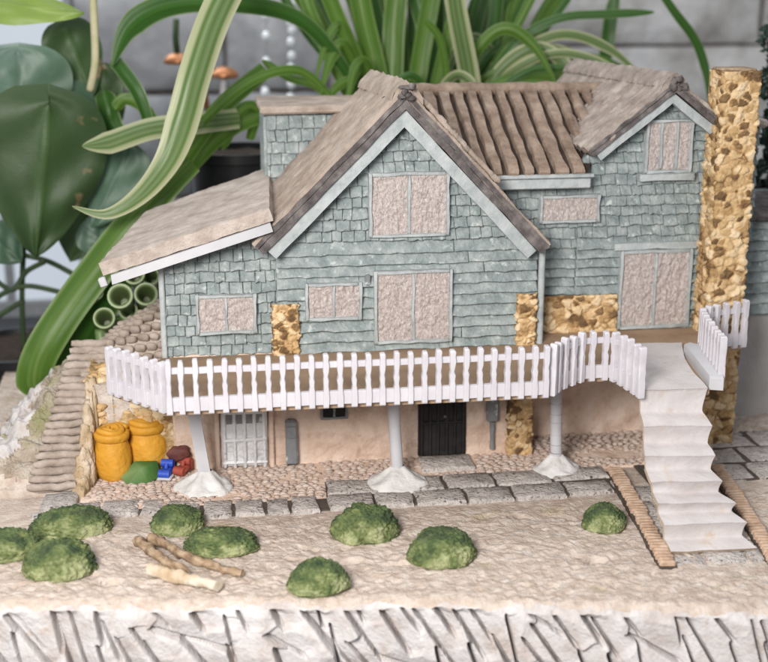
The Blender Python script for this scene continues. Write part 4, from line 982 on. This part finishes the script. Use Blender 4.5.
broad(ph, (106, 262), (122, 218), 34, 3.5, 'broad_pale', .2, .3, .3)
m = MB()
for P in ([(24, 350, 4.2), (22, 300, 4.1), (24, 240, 4), (30, 150, 4.1), (50, 60, 4.2)], [(-10, 302, 4), (10, 290, 4), (30, 286, 4), (60, 292, 4)], [(-10, 275, 4), (12, 290, 4), (26, 272, 4), (44, 262, 3.9)], [(24, 255, 4), (50, 262, 4), (80, 278, 4)], [(-5, 318, 4.1), (24, 300, 4.1)]):
    C = cat([W(*q) for q in P], 24); m.tube(C, .035, 8)
m.build('stem', M['dstem'], ph, 180)
m = MB(); m.tube(cat([W(*q) for q in [(92, -20, 3.2), (94, 20, 3.2), (95, 62, 3.2), (90, 90, 3.3)]], 20), .045, 8); m.build('aerial_root', M['stem'], ph, 180)
# ---- tubular succulent
tb = potted('succulent', 128, 352, 2.3, .34, 2, 'succulent with open ended tubular green leaves behind the brick slope', pot='pot')
for (x, y, Y, r, dx, dy) in ((120, 296, 1.7, .13, .25, -.2), (146, 294, 1.75, .12, -.1, -.2), (104, 318, 1.65, .11, .1, -.35), (134, 274, 2.0, .11, .2, -.3), (150, 276, 2.1, .10, .2, -.2), (96, 292, 2.0, .08, -.5, .4), (128, 310, 1.9, .10, .3, -.2), (142, 262, 2.2, .1, .2, -.2)):
    p = W(x, y, Y); q = p+V(dx*.3, .65, -.35); ax = (p-q).normalized(); m = MB()
    pts = [q, q.lerp(p, .4), q.lerp(p, .8), p, p+ax*.01, p-ax*.03, p-ax*.3]; m.ringtube(pts, [r*.5, r*.75, r*.95, r*1.08, r*.95, r*.72, r*.35], 20, [.5, .5, .5, .95, 1, .1, 0]); m.build('leaf', M['tubeleaf'], tb, 60)
m = MB()
for k in range(9):
    p = W(100+k*6, 330-k*4, 2.2); m.tube([p, p+V(0, .1, -.4), p+V(.03, .2, -.9)], .06, 8)
m.build('stem', M['tubeleaf'], tb, 180)
# ---- copper mushrooms and bead strings
for (x, y, Y, w, h, lab, st) in ((178, 60, 6.5, 30, -40, 'copper mushroom ornament with its stalk upward, leftmost of the three behind the leaves', 'dstem'), (205, 68, 7, 22, 40, 'copper mushroom ornament with a copper stalk, middle of the three', 'copper'), (224, 74, 7.4, 30, 36, 'copper mushroom ornament on a white stalk, nearest the bead strings', 'white')):
    p = W(x, y, Y); s = (p-CP).dot(CD)/FP; o = thing('mushroom', p-V(0, 0, max(0, h)*s), lab, 'ornament', 'copper mushrooms behind the leaves')
    m = MB(); r = w*s*.5; m.lathe(p, [(r*.1, -.02*r), (r*.8, -.25*r), (r, -.2*r), (r*.92, .1*r), (r*.6, .38*r), (r*.1, .5*r)], 24); m.build('cap', M['copper'], o, 180)
    m = MB(); m.tube([p-V(0, 0, .1*r), p-V(.02, 0, h*s*.5), p-V(0, 0, h*s)], 3.2*s, 10); m.build('stalk', M[st], o, 180)
    if h > 0: m = MB(); m.tube([p-V(0, 0, h*s*.95), p-V(0, 0, h*s+2)], 2*s, 8); m.build('stake', M['dstem'], o, 180)
rs = random.Random(3)
for x, lab in ((266, 'string of round glass beads hanging left of the gable'), (291, 'string of larger glass beads hanging nearest the gable')):
    o = thing('bead_string', W(x, -60, 9), lab, 'bead string', 'glass bead strings before the grey wall'); m = MB(); m.tube([W(x, -60, 9), W(x, 230, 9)], .008, 6); m.build('thread', M['metal'], o, 180)
    for y in ([-4, 8, 15, 36, 62, 92] if x < 280 else [-8, 4, 12, 22, 30, 42, 56, 68, 84, 98]):
        m = MB(); m.blob(W(x+rs.uniform(-1, 1), y, 9), (.07, .07, .09), 2, 0); m.build('bead', M['bead'], o, 180)
# ---- small dark evergreen behind the chimney
tr = thing('evergreen_tree', W(790, 240, 2.6), 'dark evergreen miniature tree behind the golden chimney', 'tree')
m = MB(); b = W(790, 240, 2.6); m.tube([V(b.x, b.y, -.3), b, W(788, 110, 2.6), W(785, 30, 2.6)], [.12, .1, .07, .03], 10); m.build('trunk', M['bark'], tr, 180)
m = MB(); rs = random.Random(8)
for k in range(2600):
    t_ = rs.random()**.8; y = lerp(26, 215, t_); hw = lerp(24, 46, t_**.7)*(.75+.25*math.sin(t_*26)); x = 789+rs.uniform(-1, 1)*hw; p = W(x, y, 2.6+rs.uniform(-1, 1)*hw*.011)
    a = Vector((rs.uniform(-1, 1), rs.uniform(-1, 1), rs.uniform(-.3, 1))).normalized(); c = a.orthogonal().normalized()*rs.uniform(.03, .06); l = a*rs.uniform(.06, .14)
    m.add([p-c*.6, p+l*.5-c, p+l, p+l*.5+c], [(0, 1, 2, 3)], rs.random())
m.build('crown', M['cone'], tr, 180)
# ---- thin loose leaf at upper right belongs to the spider plant
strap(sp, [(640, -40, 4.6), (672, 8, 4.6), (695, 40, 4.6), (706, 72, 4.6), (708, 100, 4.6)], 9, 'leaf_dk', .2, .1, .3)
strap(sp, [(600, 90, 5.6), (606, 50, 5.6), (612, 10, 5.6), (620, -20, 5.6)], 14, 'leaf_dk', .2, .1, .3)
# ---- walls and window
def blockwall(name, px0, px1, Y, label, mt, rows, cols, seed, ztop=8.5, zb=-1.55):
    a, b = W(px0, 200, Y), W(px1, 200, Y); o = thing(name, ((a.x+b.x)/2, Y, zb), label, 'wall'); m = MB(); rs = random.Random(seed)
    m.box(((a.x+b.x)/2, Y+.4, (ztop+zb)/2), (b.x-a.x, .5, ztop-zb)); m.build('joints', M['joint'], o); m = MB(); z = zb
    for h in rows:
        x = a.x-rs.uniform(0, 1)
        while x < b.x:
            w = cols*rs.uniform(.8, 1.25); x1 = min(x+w, b.x); x0 = max(x, a.x)
            if x1-x0 > .05:
                vs = rough_rect(x0+.03, z+.03, x1-.03, z+h-.03, .02, 6); m.prism(vs, V(0, Y+.12, 0), X_, Z_, NF_, -.08, .05+rs.uniform(-.03, .03), .05, rs.random())
            x += w
        z += h
    m.build('blocks', M[mt], o, 60); return o
zj = W(640, 46, 13).z
blockwall('stone_wall', 318, 1100, 13, 'pale stone block wall behind the plants and the house', 'slabwall', [1.55+zj-4.6, 1.55, 1.5, 1.55, 2.1, 2.0, 2.0, 2.2], 5.0, 5, zj+7.5)
blockwall('stone_wall', 84, 330, 12.2, 'darker grey stone wall behind the glass bead strings', 'greywall', [2.2, 2.0, 1.9, 2.0, 2.1, 2.0], 3.2, 7, 10.5)
# bright window at the left
a, b = W(-260, 200, 12.4), W(84, 200, 12.4); o = thing('window', ((a.x+b.x)/2, 12.4, -1.55), 'bright white window behind the climbing plant at the left', 'window')
m = MB(); m.box(((a.x+b.x)/2, 12.5, 4.0), (b.x-a.x, .04, 11)); m.build('pane', M['daylight'], o)
m = MB()
for px in (-250, -130, 3, 80): q = W(px, 200, 12.3); m.box((q.x, 12.35, 4.0), (.16, .16, 11), bev=.02)
m.box(((a.x+b.x)/2, 12.34, -1.45), (b.x-a.x, .2, .3), bev=.02); m.build('frame', M['metal'], o)
# ================================================================== lights, world, camera
w = bpy.data.worlds.new('World'); sc.world = w; w.use_nodes = True; bg = w.node_tree.nodes['Background']; bg.inputs[0].default_value = (.93, .96, 1, 1); bg.inputs[1].default_value = .40
def lamp(name, loc, tgt, size, E, col, sy=None):
    l = bpy.data.lights.new(name, 'AREA'); l.shape = 'RECTANGLE'; l.size = size*K; l.size_y = (sy or size)*K; D = (Vector(tgt)-Vector(loc)).length*K
    l.energy = E*math.pi*D*D; l.color = col; o = bpy.data.objects.new(name, l); COL.objects.link(o); o.location = loc
    o.rotation_euler = (Vector(tgt)-Vector(loc)).to_track_quat('-Z', 'Y').to_euler(); o['lamp'] = 1
    return o
lamp('window_light', (-4.6, -11.5, 6.8), (0, 0, .6), 3.4, 3.7, (1, .965, .92))
lamp('overhead_light', (1.5, 1.5, 13), (0.5, 1, 0), 9, .75, (.93, .96, 1))  # wide, slightly cool area lamp pointing down from overhead
lamp('back_light', (-4, 9.5, 9), (-.5, 5, 2), 7, 2.0, (.95, .98, 1))
cam = bpy.data.cameras.new('camera'); co = bpy.data.objects.new('camera', cam); COL.objects.link(co); sc.camera = co
co.matrix_world = Matrix(((CR.x, CU.x, -CD.x, CP.x), (CR.y, CU.y, -CD.y, CP.y), (CR.z, CU.z, -CD.z, CP.z), (0, 0, 0, 1)))
cam.sensor_width = 36; cam.lens = 36*FP/768; cam.clip_start = .01; cam.clip_end = 100
cam.dof.use_dof = True; cam.dof.focus_distance = 11.6*K; APERT = .115; cam.dof.aperture_fstop = cam.lens/(APERT*K*1000); cam.dof.aperture_blades = 0
# ---- one change of scale: model units to metres
done = set()
for o in bpy.data.objects:
    if '_o' in o: del o['_o']
    o.location = o.location*K
    if o.type == 'MESH' and o.data.name not in done:
        done.add(o.data.name); o.data.transform(Matrix.Scale(K, 4)); o.data.update()
    if 'lamp' in o: del o['lamp']
sc.view_settings.view_transform = 'Standard'; sc.view_settings.look = 'None'; sc.view_settings.exposure = 0.05; sc.view_settings.gamma = 1
sc.render.engine = 'CYCLES'; sc.cycles.max_bounces = 8; sc.cycles.use_denoising = True
